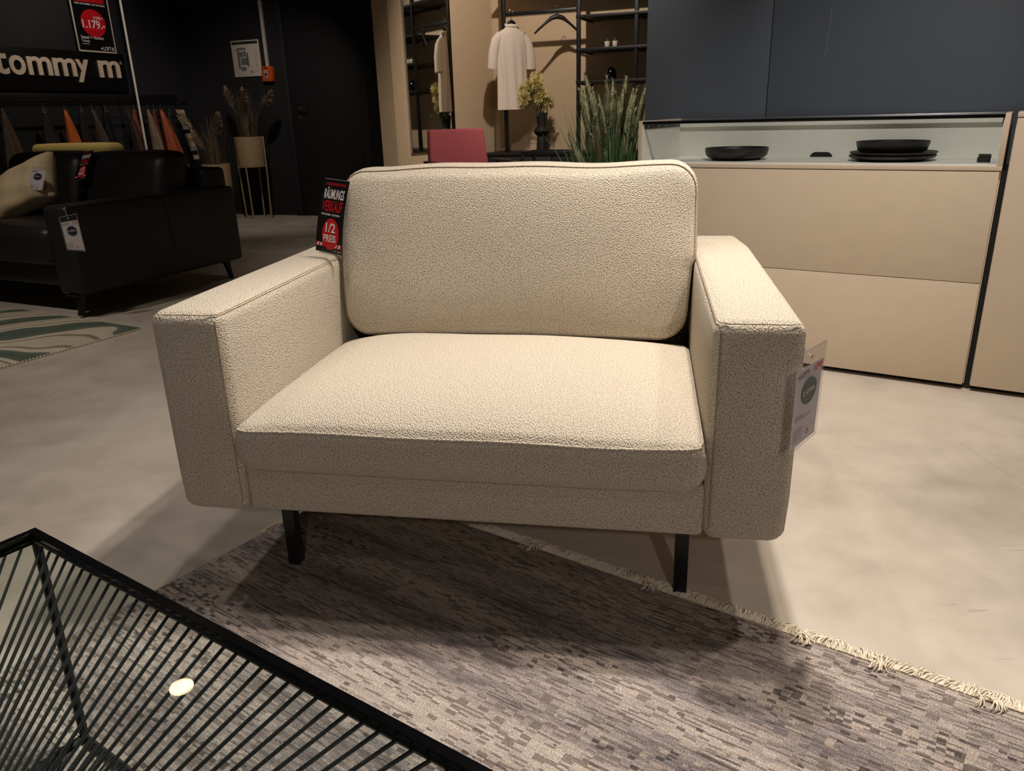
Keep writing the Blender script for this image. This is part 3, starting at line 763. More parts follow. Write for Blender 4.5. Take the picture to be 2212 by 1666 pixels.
box('gap_shade_strip', -0.016, -0.001, 0.03, 0.45, 0.0, 0.79, 'dark', cab2)  # dark filler standing in for the shade in the narrow cabinet gap

# crockery in the display shelf
def bowl_prof(r, h, ft):
    return [(ft * 0.9, 0.0), (ft, 0.001), (ft + 0.004, 0.007), (r - 0.014, 0.011), (r - 0.004, 0.022), (r, h * 0.75), (r, h - 0.001), (r - 0.002, h), (r - 0.005, h - 0.002), (r - 0.008, 0.022), (r - 0.022, 0.013), (0.004, 0.012)]
def crockery(name, loc, prof, label, cat):
    bm = bmesh.new(); add_lathe(bm, prof, 48)
    o = finish(name, bm, 'ceramic', None, ang=60, loc=loc)
    return tag(o, label, cat)
crockery('serving_bowl', Cp(0.352, 0.235, 0.8135), bowl_prof(0.131, 0.050, 0.10), 'wide black stoneware bowl standing alone on the display shelf', 'bowl')
def plate_prof(r): return [(r * 0.74, 0.0), (r * 0.76, 0.001), (r * 0.80, 0.005), (r - 0.006, 0.011), (r, 0.018), (r, 0.0205), (r - 0.003, 0.0215), (r - 0.008, 0.019), (r - 0.022, 0.0125), (0.004, 0.012)]
crockery('dinner_plate', Cp(0.958, 0.245, 0.8135), plate_prof(0.156), 'lower black plate of the stack under the small bowl', 'plate')
crockery('dinner_plate', Cp(0.961, 0.247, 0.8135 + 0.013), plate_prof(0.156), 'upper black plate of the stack carrying the small bowl', 'plate')
crockery('serving_bowl', Cp(0.955, 0.250, 0.8135 + 0.026), [(0.10, 0), (0.104, 0.001), (0.110, 0.004), (0.122, 0.010), (0.131, 0.040), (0.131, 0.0455), (0.129, 0.0465), (0.126, 0.045), (0.117, 0.014), (0.105, 0.009), (0.004, 0.008)], 'black straight-sided bowl resting on the two stacked plates', 'bowl')
bx = empty('black_card_stack', Cp(1.272, 0.18, 0.8135), YC + 0.08, 'small black boxes piled at the end of the display shelf', 'box')
box('lower_box', -0.021, 0.019, -0.03, 0.03, 0.0, 0.016, 'blackwood', bx, r=0.001)
box('upper_box', -0.018, 0.020, -0.028, 0.03, 0.0162, 0.027, 'blackwood', bx, r=0.001)

# ------------------------------------------------------------------ reed plant beside the sideboard
RP = Vector((0.62, 4.66, 0))
reed = empty('potted_reed', RP, 0.0, 'tall green artificial reed grass with pale seed heads behind the sideboard', 'plant')
lathe('pot', [(0.10, 0.0), (0.12, 0.02), (0.145, 0.30), (0.15, 0.32), (0.138, 0.32), (0.135, 0.28)], 'ceramic', reed, n=28)
lathe('soil', [(0.136, 0.279), (0.02, 0.283)], 'soil', reed, n=20)
bm = bmesh.new()
for k in range(330):
    a = random.uniform(0, 2 * PI); r0 = random.uniform(0, 0.11); hgt = random.uniform(0.45, 1.0) * 0.88
    lean = random.uniform(0.02, 0.20) * (1 + 0.8 * (random.random() < 0.2))
    d = Vector((math.cos(a), math.sin(a), 0)); s = Vector((-d.y, d.x, 0)) if random.random() < .6 else d
    base = Vector((math.cos(a) * r0, math.sin(a) * r0, 0.28)); ps = []
    droop = random.uniform(0, 0.5) ** 2
    for j in range(7):
        t = j / 6
        ps.append(base + d * (lean * t + droop * 0.9 * max(0, t - 0.6) ** 2 * 4 * 0.25) + Vector((0, 0, hgt * (t - droop * max(0, t - 0.65) ** 2 * 2.2))))
    wd = random.uniform(0.003, 0.0062)
    ribbon(bm, ps, [wd, wd, wd, wd * 0.95, wd * 0.8, wd * 0.5, wd * 0.08], s, 0.5)
tag(finish('grass_blades', bm, 'blade', reed, ang=None), kind='stuff')
def seed_mesh(i):
    bm = bmesh.new(); rnd = random.Random(i); L = 0.26
    pr = []
    for j in range(15):
        t = j / 14
        pr.append((0.0125 * math.sin(PI * min(1, 0.12 + 0.9 * t)) ** 0.7 * (1 + 0.18 * rnd.uniform(-1, 1)) + 0.001, L * t))
    add_lathe(bm, pr, 10)
    for q in range(170):                                          # short bristles
        t = rnd.uniform(0.02, 0.98); a = rnd.uniform(0, 2 * PI); r = 0.011 * math.sin(PI * min(1, 0.12 + 0.86 * t)) ** 0.7
        p = Vector((math.cos(a) * r, math.sin(a) * r, L * t)); e = p + Vector((math.cos(a) * 0.011, math.sin(a) * 0.011, 0.018))
        s = Vector((-math.sin(a), math.cos(a), 0)) * 0.0016
        bm.faces.new((bm.verts.new(p - s), bm.verts.new(p + s), bm.verts.new(e)))
    me = bpy.data.meshes.new('seed_head'); bm.to_mesh(me); bm.free()
    for p in me.polygons: p.use_smooth = True
    me.materials.append(M['seed']); return me
sm = [seed_mesh(i) for i in range(3)]
bm = bmesh.new()
for k in range(34):
    a = random.uniform(0, 2 * PI); rr = random.uniform(0.02, 0.19); zt_ = random.uniform(0.62, 0.96)
    p0 = Vector((math.cos(a) * rr * 0.4, math.sin(a) * rr * 0.4, 0.29)); p1 = Vector((math.cos(a) * rr, math.sin(a) * rr, zt_))
    add_tube(bm, [p0, p0.lerp(p1, 0.5), p1], 0.0022, 4)
    d = (p1 - p0).normalized() + Vector((math.cos(a), math.sin(a), 0)) * random.uniform(0, 0.22)
    o = put('seed_head', sm[k % 3], reed, p1); o.rotation_euler = d.to_track_quat('Z', 'X').to_euler()
    s_ = random.uniform(0.9, 1.3); o.scale = (s_, s_, s_ * 0.9)
tag(finish('stems', bm, 'blade', reed), kind='stuff')

# ------------------------------------------------------------------ raspberry armchair
rc = empty('raspberry_armchair', (-0.37, 6.28, 0), 0.30, 'raspberry red upholstered armchair with dark wooden arms before the wardrobe', 'armchair')
def lean_box(name, x0, x1, y0, y1, z0, z1, mat, parent, r, shear, zref, taper=0.0):
    bm = bmesh.new(); add_box(bm, x0, x1, y0, y1, z0, z1, r, 3)
    for v in bm.verts:
        v.co.y += (v.co.z - zref) * shear
        v.co.x *= 1 - taper * (v.co.z - z0) / (z1 - z0)
    return finish(name, bm, mat, parent)
lean_box('backrest', -0.255, 0.245, -0.02, 0.09, 0.42, 0.925, 'redcloth', rc, 0.02, 0.22, 0.92, 0.14)
box('seat_cushion', -0.24, 0.265, -0.62, -0.08, 0.33, 0.46, 'redcloth', rc, r=0.03, seg=3)
for sx in (-0.265, 0.29):
    box('armrest', sx - 0.03, sx + 0.03, -0.60, -0.085, 0.685, 0.702, 'blackwood', rc, r=0.005)
    box('leg', sx - 0.017, sx + 0.017, -0.58, -0.54, 0.0, 0.685, 'blackwood', rc, r=0.003)
    box('leg', sx - 0.017, sx + 0.017, -0.13, -0.09, 0.0, 0.685, 'blackwood', rc, r=0.003)
box('frame_rail', -0.265, 0.29, -0.575, -0.545, 0.29, 0.33, 'blackwood', rc, r=0.003)
box('frame_rail', -0.265, 0.29, -0.125, -0.095, 0.29, 0.33, 'blackwood', rc, r=0.003)

# ------------------------------------------------------------------ wardrobe shelving
wr = empty('wardrobe_shelf', Wp(0, 0), YW, 'black metal wardrobe rack with shelves and clothes rail on the beige wall', 'shelf')
for u in (2.73, 3.43, 3.94):
    box('upright', u - 0.017, u + 0.017, -0.365, -0.335, 0.68, 2.6, 'blackmetal', wr, r=0.003)
box('clothes_rail', 2.747, 3.413, -0.36, -0.34, 1.845, 1.875, 'blackmetal', wr, r=0.002)
for z in (1.27, 1.535, 1.80, 2.08): box('shelf_board', 3.41, 4.5, -0.37, -0.012, z - 0.012, z + 0.012, 'blackwood', wr, r=0.002)
box('shelf_board', 2.66, 3.41, -0.37, -0.012, 2.075, 2.10, 'blackwood', wr, r=0.002)
for u in (3.46, 3.94):
    for z in (1.27, 1.535, 1.80, 2.08): box('shelf_bracket', u - 0.008, u + 0.008, -0.34, -0.012, z - 0.024, z - 0.0121, 'blackmetal', wr)
lb = empty('wardrobe_lowboard', Wp(2.53, 0), YW, 'black lowboard with drawers under the wardrobe rack', 'lowboard')
box('carcass', 0.0, 2.0, -0.42, -0.012, 0.06, 0.655, 'blackwood', lb, r=0.002)
box('top_board', -0.01, 2.01, -0.44, -0.005, 0.656, 0.68, 'blackwood', lb, r=0.002)
for k in range(3): 
    for z0, z1 in ((0.08, 0.355), (0.365, 0.645)): box('drawer_front', 0.008 + k * 0.665, 0.663 + k * 0.665, -0.438, -0.4205, z0, z1, 'blackdoor', lb, r=0.002)
box('base', 0.05, 1.95, -0.40, -0.03, 0.0, 0.06, 'dark', lb)
ft = empty('frame_stool', Wp(3.30, -0.78), YW, 'black square-tube frame stool standing before the lowboard', 'stool')
for x in (-0.2, 0.2):
    for y in (-0.15, 0.15): box('leg', x - 0.012, x + 0.012, y - 0.012, y + 0.012, 0, 0.69, 'blackmetal', ft, r=0.002)
for y in (-0.15, 0.15): box('rail', -0.212, 0.212, y - 0.012, y + 0.012, 0.69, 0.714, 'blackmetal', ft, r=0.002)
for x in (-0.2, 0.2): box('rail', x - 0.012, x + 0.012, -0.1375, 0.1375, 0.69, 0.714, 'blackmetal', ft, r=0.002)
# wardrobe mirror on the partition side
md = Vector((2.27 - 2.105, -0.575 + 1.125)); ml = md.length; ma = math.atan2(md.y, md.x)
mr = empty('wall_mirror', Wp(2.130, -1.130), YW + ma, 'tall frameless mirror on the beige partition reflecting the wardrobe shelves', 'mirror')
box('mirror_pane', 0.0, ml, -0.020, -0.0165, 0.72, 2.45, 'mirror', mr)
box('mirror_backing', 0.005, ml - 0.005, -0.0164, 0.0, 0.73, 2.44, 'whiteframe', mr)
box('edge_strip', -0.012, 0.0, -0.021, 0.0, 0.72, 2.45, 'alu', mr)

# clothes hangers, shirt
def hanger(name, u, z, label, rz):
    h = empty(name, Wp(u, -0.35, z), YW + rz, label, 'hanger')
    hk = [(0.016 * math.cos(t), 0, 0.016 * math.sin(t) + 0.0) for t in [PI * (-0.15 + 1.15 * k / 8) for k in range(9)]][::-1]
    tube('hook', [(0, 0, -0.085)] + [(0, 0, -0.05), (-0.004, 0, -0.03), (-0.016, 0, -0.012)][:2] + [(-0.016, 0, -0.014)] + hk, 0.0025, 'chrome', h, n=6)
    bm = bmesh.new()
    pts = [(-0.20, 0.02, -0.205), (-0.17, 0.012, -0.178), (-0.10, 0.0, -0.122), (-0.05, 0, -0.085), (0, 0, -0.072), (0.05, 0, -0.085), (0.10, 0, -0.122), (0.17, 0.012, -0.178), (0.20, 0.02, -0.205)]
    add_tube(bm, pts, [0.008, 0.010, 0.011, 0.018, 0.022, 0.018, 0.011, 0.010, 0.008], 10)
    finish('hanger_body', bm, 'blackwood', h)
    return h
h1 = hanger('coat_hanger', 3.235, 1.888, 'empty black wooden hanger on the wardrobe rail', 0.45)
h2 = hanger('coat_hanger', 2.805, 1.888, 'black wooden hanger carrying the white shirt', 0.92); hb = [o for o in h2.children if o.name.startswith('hanger_body')][0]; hb.scale = (0.52, 0.7, 0.7); hb.location = (0, 0, -0.035)
sh = empty('white_shirt', Wp(2.805, -0.36, 1.765), YW + 0.92, 'long white short-sleeved shirt hanging from the wardrobe rail', 'shirt')
def shirt_ring(z, hw, hd, n=40, fold=0.0, ph=0.0):
    return [(hw * math.cos(2 * PI * k / n) * (1 + fold * math.sin(7 * 2 * PI * k / n + ph)), hd * math.sin(2 * PI * k / n) * (1 + 2.2 * fold * math.sin(9 * 2 * PI * k / n + ph * 1.3)), z) for k in range(n)]
bm = bmesh.new(); rings = []
sh.scale = (0.86, 0.86, 0.98)
prof = [(0.012, 0.060, 0.040), (-0.005, 0.068, 0.042), (-0.022, 0.078, 0.045), (-0.05, 0.145, 0.052), (-0.085, 0.185, 0.055), (-0.16, 0.182, 0.058), (-0.30, 0.172, 0.060), (-0.45, 0.170, 0.064), (-0.60, 0.175, 0.068), (-0.72, 0.180, 0.070)]
for i, (z, a, d) in enumerate(prof):
    f = 0 if z > -0.08 else min(0.09, (-z - 0.08) * 0.25)
    rings.append([bm.verts.new(p) for p in shirt_ring(z, a, d, 40, f, z * 3)])
for a, b in zip(rings, rings[1:]):
    for k in range(40): bm.faces.new((a[k], a[(k + 1) % 40], b[(k + 1) % 40], b[k]))
bmesh.ops.recalc_face_normals(bm, faces=bm.faces)
finish('shirt_body', bm, 'shirt', sh, ang=None)
for sg in (-1, 1):
    bm = bmesh.new()
    add_tube(bm, [(sg * 0.14, 0, -0.085), (sg * 0.19, 0, -0.13), (sg * 0.225, 0, -0.22), (sg * 0.235, 0.005, -0.32), (sg * 0.238, 0.01, -0.36)], [0.045, 0.052, 0.054, 0.055, 0.057], 18, caps=False)
    for v in bm.verts: v.co.y *= 0.75
    finish('sleeve', bm, 'shirt', sh, ang=None)
bm = bmesh.new(); add_tube(bm, [(0.066 * math.cos(t), 0.042 * math.sin(t), 0.008 - 0.012 * (math.sin(t) < 0)) for t in [2 * PI * k / 24 for k in range(24)]], 0.012, 8, closed=True)
finish('collar', bm, 'shirt', sh)

# vase with yellow flowers
vs_ = empty('hourglass_vase', Wp(3.045, -0.25, 0.68), 0, 'matt black angular hourglass vase on the lowboard', 'vase')
lathe('vase_body', [(0.050, 0.0), (0.054, 0.004), (0.052, 0.06), (0.044, 0.135), (0.043, 0.14), (0.082, 0.180), (0.083, 0.184), (0.042, 0.225), (0.041, 0.232), (0.056, 0.345), (0.050, 0.345), (0.036, 0.235)], 'vase', vs_, n=24, ang=25)
fw = empty('yellow_flowers', Wp(3.045, -0.25, 0.915), 0, 'bunch of fluffy yellow flowers with green leaves in the black vase', 'flowers')
bm = bmesh.new()
heads = []
frd = random.Random(11)
for k in range(24):
    t = (k + 0.5) / 24
    z = 0.15 + 0.27 * math.sin(PI * (0.12 + 0.8 * t)) * frd.uniform(0.25, 1.0)
    p = WU * (-0.25 + 0.33 * t + frd.uniform(-0.02, 0.02)) + WN * frd.uniform(-0.10, 0.05) + Vector((0, 0, z)); heads.append(p)   # the bunch leans to one side
    add_tube(bm, [(0, 0, 0.0), (p.x * 0.25, p.y * 0.25, p.z * 0.6), p], 0.0022, 4)
finish('flower_stems', bm, 'leaf', fw)
def fluff(i):
    bm = bmesh.new(); rnd = random.Random(40 + i)
    for q in range(620):
        d = Vector((rnd.gauss(0, 1), rnd.gauss(0, 1), rnd.gauss(0, 1))).normalized(); L = rnd.uniform(0.012, 0.050)
        s = d.orthogonal().normalized() * 0.0010; e = d * L
        bm.faces.new((bm.verts.new(-s), bm.verts.new(s), bm.verts.new(e + s * 1.4), bm.verts.new(e - s * 1.4)))
    me = bpy.data.meshes.new('blossom'); bm.to_mesh(me); bm.free(); me.materials.append(M['yellow']); return me
fm = [fluff(i) for i in range(3)]
for k, p in enumerate(heads):
    o = put('blossom', fm[k % 3], fw, p); s_ = random.uniform(1.1, 1.6); o.scale = (s_, s_, s_); o.rotation_euler = (random.random() * 6, random.random() * 6, 0)
def leaf_mesh():
    bm = bmesh.new(); ribbon(bm, [(0, 0, 0), (0, 0, 0.018), (0, 0.003, 0.036), (0, 0.009, 0.055)], [0.002, 0.016, 0.014, 0.001], (1, 0, 0), 0.2)
    me = bpy.data.meshes.new('leaf'); bm.to_mesh(me); bm.free(); me.materials.append(M['leaf']); return me
lm = leaf_mesh()
for k in range(16):
    p = WU * random.uniform(-0.03, 0.11) + WN * random.uniform(-0.09, 0.0) + Vector((0, 0, random.uniform(0.06, 0.24)))
    o = put('leaf', lm, fw, p); o.rotation_euler = (random.uniform(-1.2, 1.2), random.uniform(-1.2, 1.2), random.random() * 6)
# small succulents on the shelf
for i, (u, lab_) in enumerate(((3.665, 'left-leaning round succulent in white pot on the wardrobe shelf'), (3.735, 'spiky succulent in white pot on the wardrobe shelf'))):
    s = empty('potted_succulent', Wp(u, -0.26, 1.547), 0, lab_, 'plant', )
    lathe('pot', [(0.019, 0), (0.021, 0.002), (0.026, 0.048), (0.026, 0.05), (0.022, 0.05), (0.021, 0.044)], 'potwhite', s, n=18)
    bm = bmesh.new()
    for q in range(26):
        a = random.uniform(0, 2 * PI); e = random.uniform(0.25, 1.5); L = random.uniform(0.022, 0.036) * (1.0 if i else 0.8)
        d = Vector((math.cos(a) * math.cos(e), math.sin(a) * math.cos(e), math.sin(e)))
        ribbon(bm, [(0, 0, 0.044), Vector((0, 0, 0.044)) + d * L * 0.5, Vector((0, 0, 0.044)) + d * L + Vector((0, 0, 0.004))], [0.004, 0.006, 0.001], (-math.sin(a), math.cos(a), 0), 0.3)
    finish('leaves', bm, 'succulent', s)
dk = empty('black_ornament', Wp(3.70, -0.25, 1.282), YW, 'small glossy black ornament behind the reed tips on the wardrobe shelf', 'ornament')
lathe('ornament_body', [(0.03, 0), (0.045, 0.02), (0.05, 0.05), (0.038, 0.085), (0.02, 0.105), (0.004, 0.11)], 'glassrim', dk, n=20)
lathe('ornament_foot', [(0.034, -0.0), (0.034, 0.004)], 'chrome', dk, n=20)

# ------------------------------------------------------------------ black leather sofa
SO = Vector((-2.435, 4.194, 0.0))
sofa = empty('leather_sofa', SO, YS, 'long black leather sofa with square arm and slanted black legs', 'sofa')
SW = 1.74                                                       # to the left of the front right leg
def puff_box(name, x0, x1, y0, y1, z0, z1, mat, parent, r, puff=0.006, seg=4, cuts=5, shear=0.0):
    bm = bmesh.new(); add_box(bm, x0, x1, y0, y1, z0, z1, r, seg)
    bmesh.ops.subdivide_edges(bm, edges=[e for e in bm.edges if e.calc_length() > 3 * r + 0.02], cuts=cuts, use_grid_fill=True)
    c = Vector(((x0 + x1) / 2, (y0 + y1) / 2, (z0 + z1) / 2)); hx, hy, hz = (x1 - x0) / 2, (y1 - y0) / 2, (z1 - z0) / 2
    for v in bm.verts:
        q = v.co - c; fx = 1 - (abs(q.x) / hx) ** 4; fy = 1 - (abs(q.y) / hy) ** 4; fz = 1 - (abs(q.z) / hz) ** 4
        v.co += Vector((math.copysign(puff * max(0, fy) * max(0, fz), q.x) if abs(q.x) > hx * 0.5 else 0,
                        math.copysign(puff * max(0, fx) * max(0, fz), q.y) if abs(q.y) > hy * 0.5 else 0,
                        math.copysign(puff * max(0, fx) * max(0, fy), q.z) if abs(q.z) > hz * 0.5 else 0))
        v.co.y += shear * (v.co.z - z0)
    return finish(name, bm, mat, parent, ang=None)
ra = puff_box('armrest', -0.135, 0.055, 0.045, 1.285, 0.135, 0.622, 'leather', sofa, 0.025, 0.004)
tube('seam', [(0.058, 0.70, 0.605), (0.0602, 0.705, 0.55), (0.0602, 0.712, 0.40), (0.0602, 0.715, 0.30), (0.060, 0.73, 0.24)], 0.0016, 'dark', ra, n=5)
lathe('button', [(0.010, 0), (0.008, 0.002), (0.002, 0.003)], 'leather', ra, n=14, loc=(0.0590, 0.714, 0.345), rot=(0, PI / 2, 0))
tube('seam', [(0.049, 0.07, 0.616), (0.049, 0.65, 0.6195), (0.049, 1.26, 0.616)], 0.0014, 'dark', ra, n=5)
puff_box('armrest', -SW - 0.055, -SW + 0.135, 0.045, 1.285, 0.135, 0.622, 'leather', sofa, 0.025, 0.004)
puff_box('seat_base', -SW + 0.135, -0.135, 0.10, 1.20, 0.165, 0.30, 'leather', sofa, 0.02, 0.004)
xm = -SW / 2
for x0, x1 in ((xm, -0.137), (-SW + 0.137, xm)):
    puff_box('seat_cushion', x0 + 0.002, x1 - 0.002, 0.04, 0.90, 0.29, 0.50, 'leather', sofa, 0.05, 0.014)
    puff_box('back_cushion', x0 + 0.004, x1 - 0.004 + (0.06 if x1 > -0.2 else 0), 0.76, 1.00, 0.47, 0.850, 'leather', sofa, 0.06, 0.02, shear=0.25)
puff_box('back_frame', -SW + 0.135, 0.0, 1.09, 1.285, 0.165, 0.745, 'leather', sofa, 0.03, 0.004)
for x in (-0.03, -SW + 0.03):
    for y, s in ((0.10, -1), (1.20, 1)):
        bm = bmesh.new()
        add_tube(bm, [(x, y + 0.01 * -s, 0.165), (x, y + 0.012 * s, 0.08), (x, y + 0.03 * s, 0.010 if s < 0 else 0.0)], [0.032, 0.021, 0.016], 12)
        finish('leg', bm, 'blackmetal', sofa)
        box('leg_plate', x - 0.045, x + 0.045, y - 0.06, y + 0.06, 0.128, 0.1355, 'blackmetal', sofa)
SM = Matrix.Translation(SO) @ Matrix.Rotation(YS, 4, 'Z')
price_tag('price_tag', SM, (0.072, 0.002, 0.401), (0.142, 0.058, 0.387), (0.064, 0.000, 0.573), (0.130, 0.058, 0.588), 0.088, 0.19,
          'white price tag with dark disc hanging from the front of the black sofa arm', '5.499.-', 'navy', '2749')
tube('tag_string', [(0.097, 0.028, 0.566), (0.06, 0.048, 0.600), (0.045, 0.060, 0.6225)], 0.0012, 'lgrey', [o for o in bpy.data.objects if o.name.startswith('price_tag')][-1], n=5)
sale_tag('sale_tag', SM, (-0.790, 0.745, 0.690), (-0.672, 0.745, 0.707), (-0.745, 0.822, 0.866), (-0.635, 0.818, 0.880), 0.105, 0.20, 0.003,
         'black half-price clearance tag with red lettering hanging between the black sofa cushions')
# cream pillow leaning in the sofa
pil = empty('cream_pillow', SM @ Vector((-0.84, 0.43, 0.505)), YS, 'crumpled cream linen pillow with price tag propped on the black sofa', 'pillow')
bm = bmesh.new(); nn = 26; grid = {}
for sgn in (1, -1):
    for i in range(nn + 1):
        for j in range(nn + 1):
            a, b = -1 + 2 * i / nn, -1 + 2 * j / nn
            if sgn < 0 and (i in (0, nn) or j in (0, nn)): grid[(sgn, i, j)] = grid[(1, i, j)]; continue
            pin = 1 - 0.10 * (1 - a * a) * abs(b) ** 2; pin2 = 1 - 0.10 * (1 - b * b) * abs(a) ** 2
            th = 0.085 * ((1 - a ** 4) * (1 - b ** 4)) ** 0.5
            wr_ = 0.014 * math.sin(5 * a + 3 * b) * math.sin(4 * b - 2 * a + 1) * (1 - abs(a) ** 3) * (1 - abs(b) ** 3)
            x, z = 0.25 * a * pin2, 0.165 * b * pin
            y = -sgn * th + (wr_ if sgn > 0 else 0)
            grid[(sgn, i, j)] = bm.verts.new((x, y, z))
for sgn in (1, -1):
    for i in range(nn):
        for j in range(nn):
            f = [grid[(sgn, i, j)], grid[(sgn, i + 1, j)], grid[(sgn, i + 1, j + 1)], grid[(sgn, i, j + 1)]]
            bm.faces.new(f if sgn > 0 else f[::-1])
Rm = Matrix.Translation((0, 0.02, 0.165)) @ Matrix.Rotation(-0.50, 4, 'X') @ Matrix.Rotation(-0.42, 4, 'Y')
bmesh.ops.transform(bm, matrix=Rm, verts=bm.verts)
finish('pillow_cover', bm, 'cream', pil, ang=None)
price_tag('price_tag', SM, (-0.705, 0.365, 0.672), (-0.575, 0.375, 0.665), (-0.640, 0.388, 0.812), (-0.522, 0.40, 0.806), 0.125, 0.17,
          'small white price tag with dark disc hanging on the cream pillow', '199.-', 'navy')

# green wave rug under the sofa
GA = math.atan2(-0.638, -0.354)
gr = empty('green_wave_rug', (-1.957, 3.966, 0), GA, 'cream and green wavy striped rug under the black sofa', 'rug')
box('rug_pile', 0.0, 2.6, -1.75, 0.0, 0.0005, 0.011, 'grug', gr, r=0.004)
bm = bmesh.new()
for k in range(150):
    x = 0.006 + k * 0.0172; add_box(bm, x, x + 0.011, -0.004, 0.006, 0.001, 0.0095)
tag(finish('stitched_edge', bm, 'fringe', gr, smooth=False), kind='stuff')

# olive armchair far behind the sofa
ol = empty('olive_armchair', SM @ Vector((-2.38, 1.92, 0)), YS + 0.05, 'olive yellow armchair whose low back shows over the black sofa', 'armchair')
puff_box('backrest', -0.48, 0.48, -0.02, 0.16, 0.30, 0.885, 'olive', ol, 0.05, 0.006)
puff_box('seat_cushion', -0.40, 0.40, 0.165, 0.80, 0.28, 0.45, 'olive', ol, 0.04, 0.008)
for sx in (-1, 1):
    puff_box('armrest', min(sx * 0.40, sx * 0.50), max(sx * 0.40, sx * 0.50), 0.165, 0.80, 0.20, 0.58, 'olive', ol, 0.03, 0.004)
    for y in (0.05, 0.72): box('leg', sx * 0.42 - 0.015, sx * 0.42 + 0.015, y, y + 0.03, 0, 0.302 if y < .5 else 0.203, 'blackmetal', ol)
box('seat_base', -0.40, 0.40, 0.14, 0.80, 0.20, 0.285, 'olive', ol, r=0.01)

# ------------------------------------------------------------------ brand sign, poster, leather samples on the left wall
def LW(u, v, z): return Wp(u, v, z)
LWM = Matrix.Translation(WO) @ Matrix.Rotation(YW + PI / 2, 4, 'Z')      # local x = along wall away from camera, -y = out of the wall
sg = empty('brand_sign', LWM @ Vector((-1.55, 1.30, 1.345)), YW + PI / 2, 'long black wall sign with cream lettering above the leather samples', 'sign')
box('sign_board', -1.25, 0.665, -0.045, 0.0, 0.0, 0.362, 'signblack', sg, r=0.002)
BASE_Z = 0.132
LETTERS = (('t', -0.770, -0.632, -0.003, 0.208), ('o', -0.622, -0.466, -0.004, 0.160), ('m', -0.446, -0.200, 0.0, 0.159), ('m', -0.182, 0.066, 0.0, 0.159),
           ('y', 0.066, 0.216, -0.050, 0.156), ('m', 0.328, 0.588, 0.0, 0.159))
for ch, xa, xb, za, zb in LETTERS:
    vs, ps = fit_text(ch, xa, BASE_Z + za, xb - xa, zb - za, 0.02)
    bm = bmesh.new(); vv = [bm.verts.new((x, -0.0455, z)) for x, z in vs]
    for p in ps:
        try: bm.faces.new([vv[k] for k in p])
        except ValueError: pass
    ex = bmesh.ops.extrude_face_region(bm, geom=list(bm.faces))
    for e in ex['geom']:
        if isinstance(e, bmesh.types.BMVert): e.co.y -= 0.012
    bmesh.ops.recalc_face_normals(bm, faces=bm.faces)
    finish('letter', bm, 'letter', sg, smooth=False)
rc_ = Card(sg, (0.600, -0.046, 0.262), (0.630, -0.046, 0.262), (0.600, -0.046, 0.292), (0.630, -0.046, 0.292), 0.03, 0.03)
rc_.text('registered_mark', 'letter', '®', 0.0, 0.0, 0.03, 0.03, 0.0, 0.002)
ps_ = empty('price_poster', LWM @ Vector((-1.415, 1.30, 1.705)), YW + PI / 2, 'tall black price poster with red disc in white frame above the sign', 'poster')
PWd, PHt = 0.44, 0.62
box('poster_sheet', 0.008, PWd - 0.008, -0.060, -0.0485, 0.008, PHt - 0.008, 'tagblack', ps_)
box('wall_mount', 0.10, PWd - 0.10, -0.0484, 0.0, 0.10, PHt - 0.08, 'tagblack', ps_)
for a in ((0, 0.009, 0, PHt), (PWd - 0.009, PWd, 0, PHt), (0.009, PWd - 0.009, 0, 0.014), (0.009, PWd - 0.009, PHt - 0.009, PHt)):
    box('frame_strip', a[0], a[1], -0.066, -0.048, a[2], a[3], 'whiteframe', ps_, r=0.002)
pc = Card(ps_, (0, -0.0605, 0), (PWd, -0.0605, 0), (0, -0.0605, PHt), (PWd, -0.0605, PHt), PWd, PHt)
pc.text('lettering', 'white', 'WIR RÄUMEN, SIE SPAREN', 0.045, 0.418, 0.35, 0.022, 0.02)
pc.rects('red_band', 'red', [(0.045, 0.395, 0.446, 0.600)], 0.0006)
pc.disc('price_disc', 'red', 0.225, 0.262, 0.145, 0.125)
pc.text('lettering', 'white', '1.179.-', 0.095, 0.215, 0.26, 0.075, 0.02)
pc.text('lettering', 'white', '2.345.-', 0.235, 0.300, 0.105, 0.028, 0.0)
pc.rects('strike_line', 'white', [(0.23, 0.345, 0.312, 0.316)], 0.0016)
pc.text('lettering', 'white', 'Sessel + Hocker', 0.05, 0.118, 0.265, 0.030, 0.01)
pc.text('lettering', 'white', 'Twister', 0.05, 0.088, 0.095, 0.022, 0.01)
pc.rects('small_print', 'lgrey', [(0.05, 0.135, 0.068, 0.076)], 0.0008)
pc.disc('brand_dot', 'white', 0.268, 0.038, 0.009)
pc.text('lettering', 'white', 'LOFT', 0.285, 0.024, 0.10, 0.034, 0.01)
pc.rects('brand_bars', 'white', [(0.392, 0.418, 0.024 + 0.012 * k, 0.031 + 0.012 * k) for k in range(3)], 0.0008)
pole = empty('white_pole', Wp(-0.86, -1.18, 0), 0, 'slim white metal pole rising behind the black sofa', 'pole')
lathe('pole_tube', [(0.011, 0.012), (0.011, 3.08)], 'whitepole', pole, n=14)
lathe('foot_plate', [(0.09, 0.0), (0.09, 0.010), (0.012, 0.0125)], 'whitepole', pole, n=24)
lathe('ceiling_plate', [(0.012, 3.078), (0.05, 3.085), (0.05, 3.10)], 'whitepole', pole, n=20)

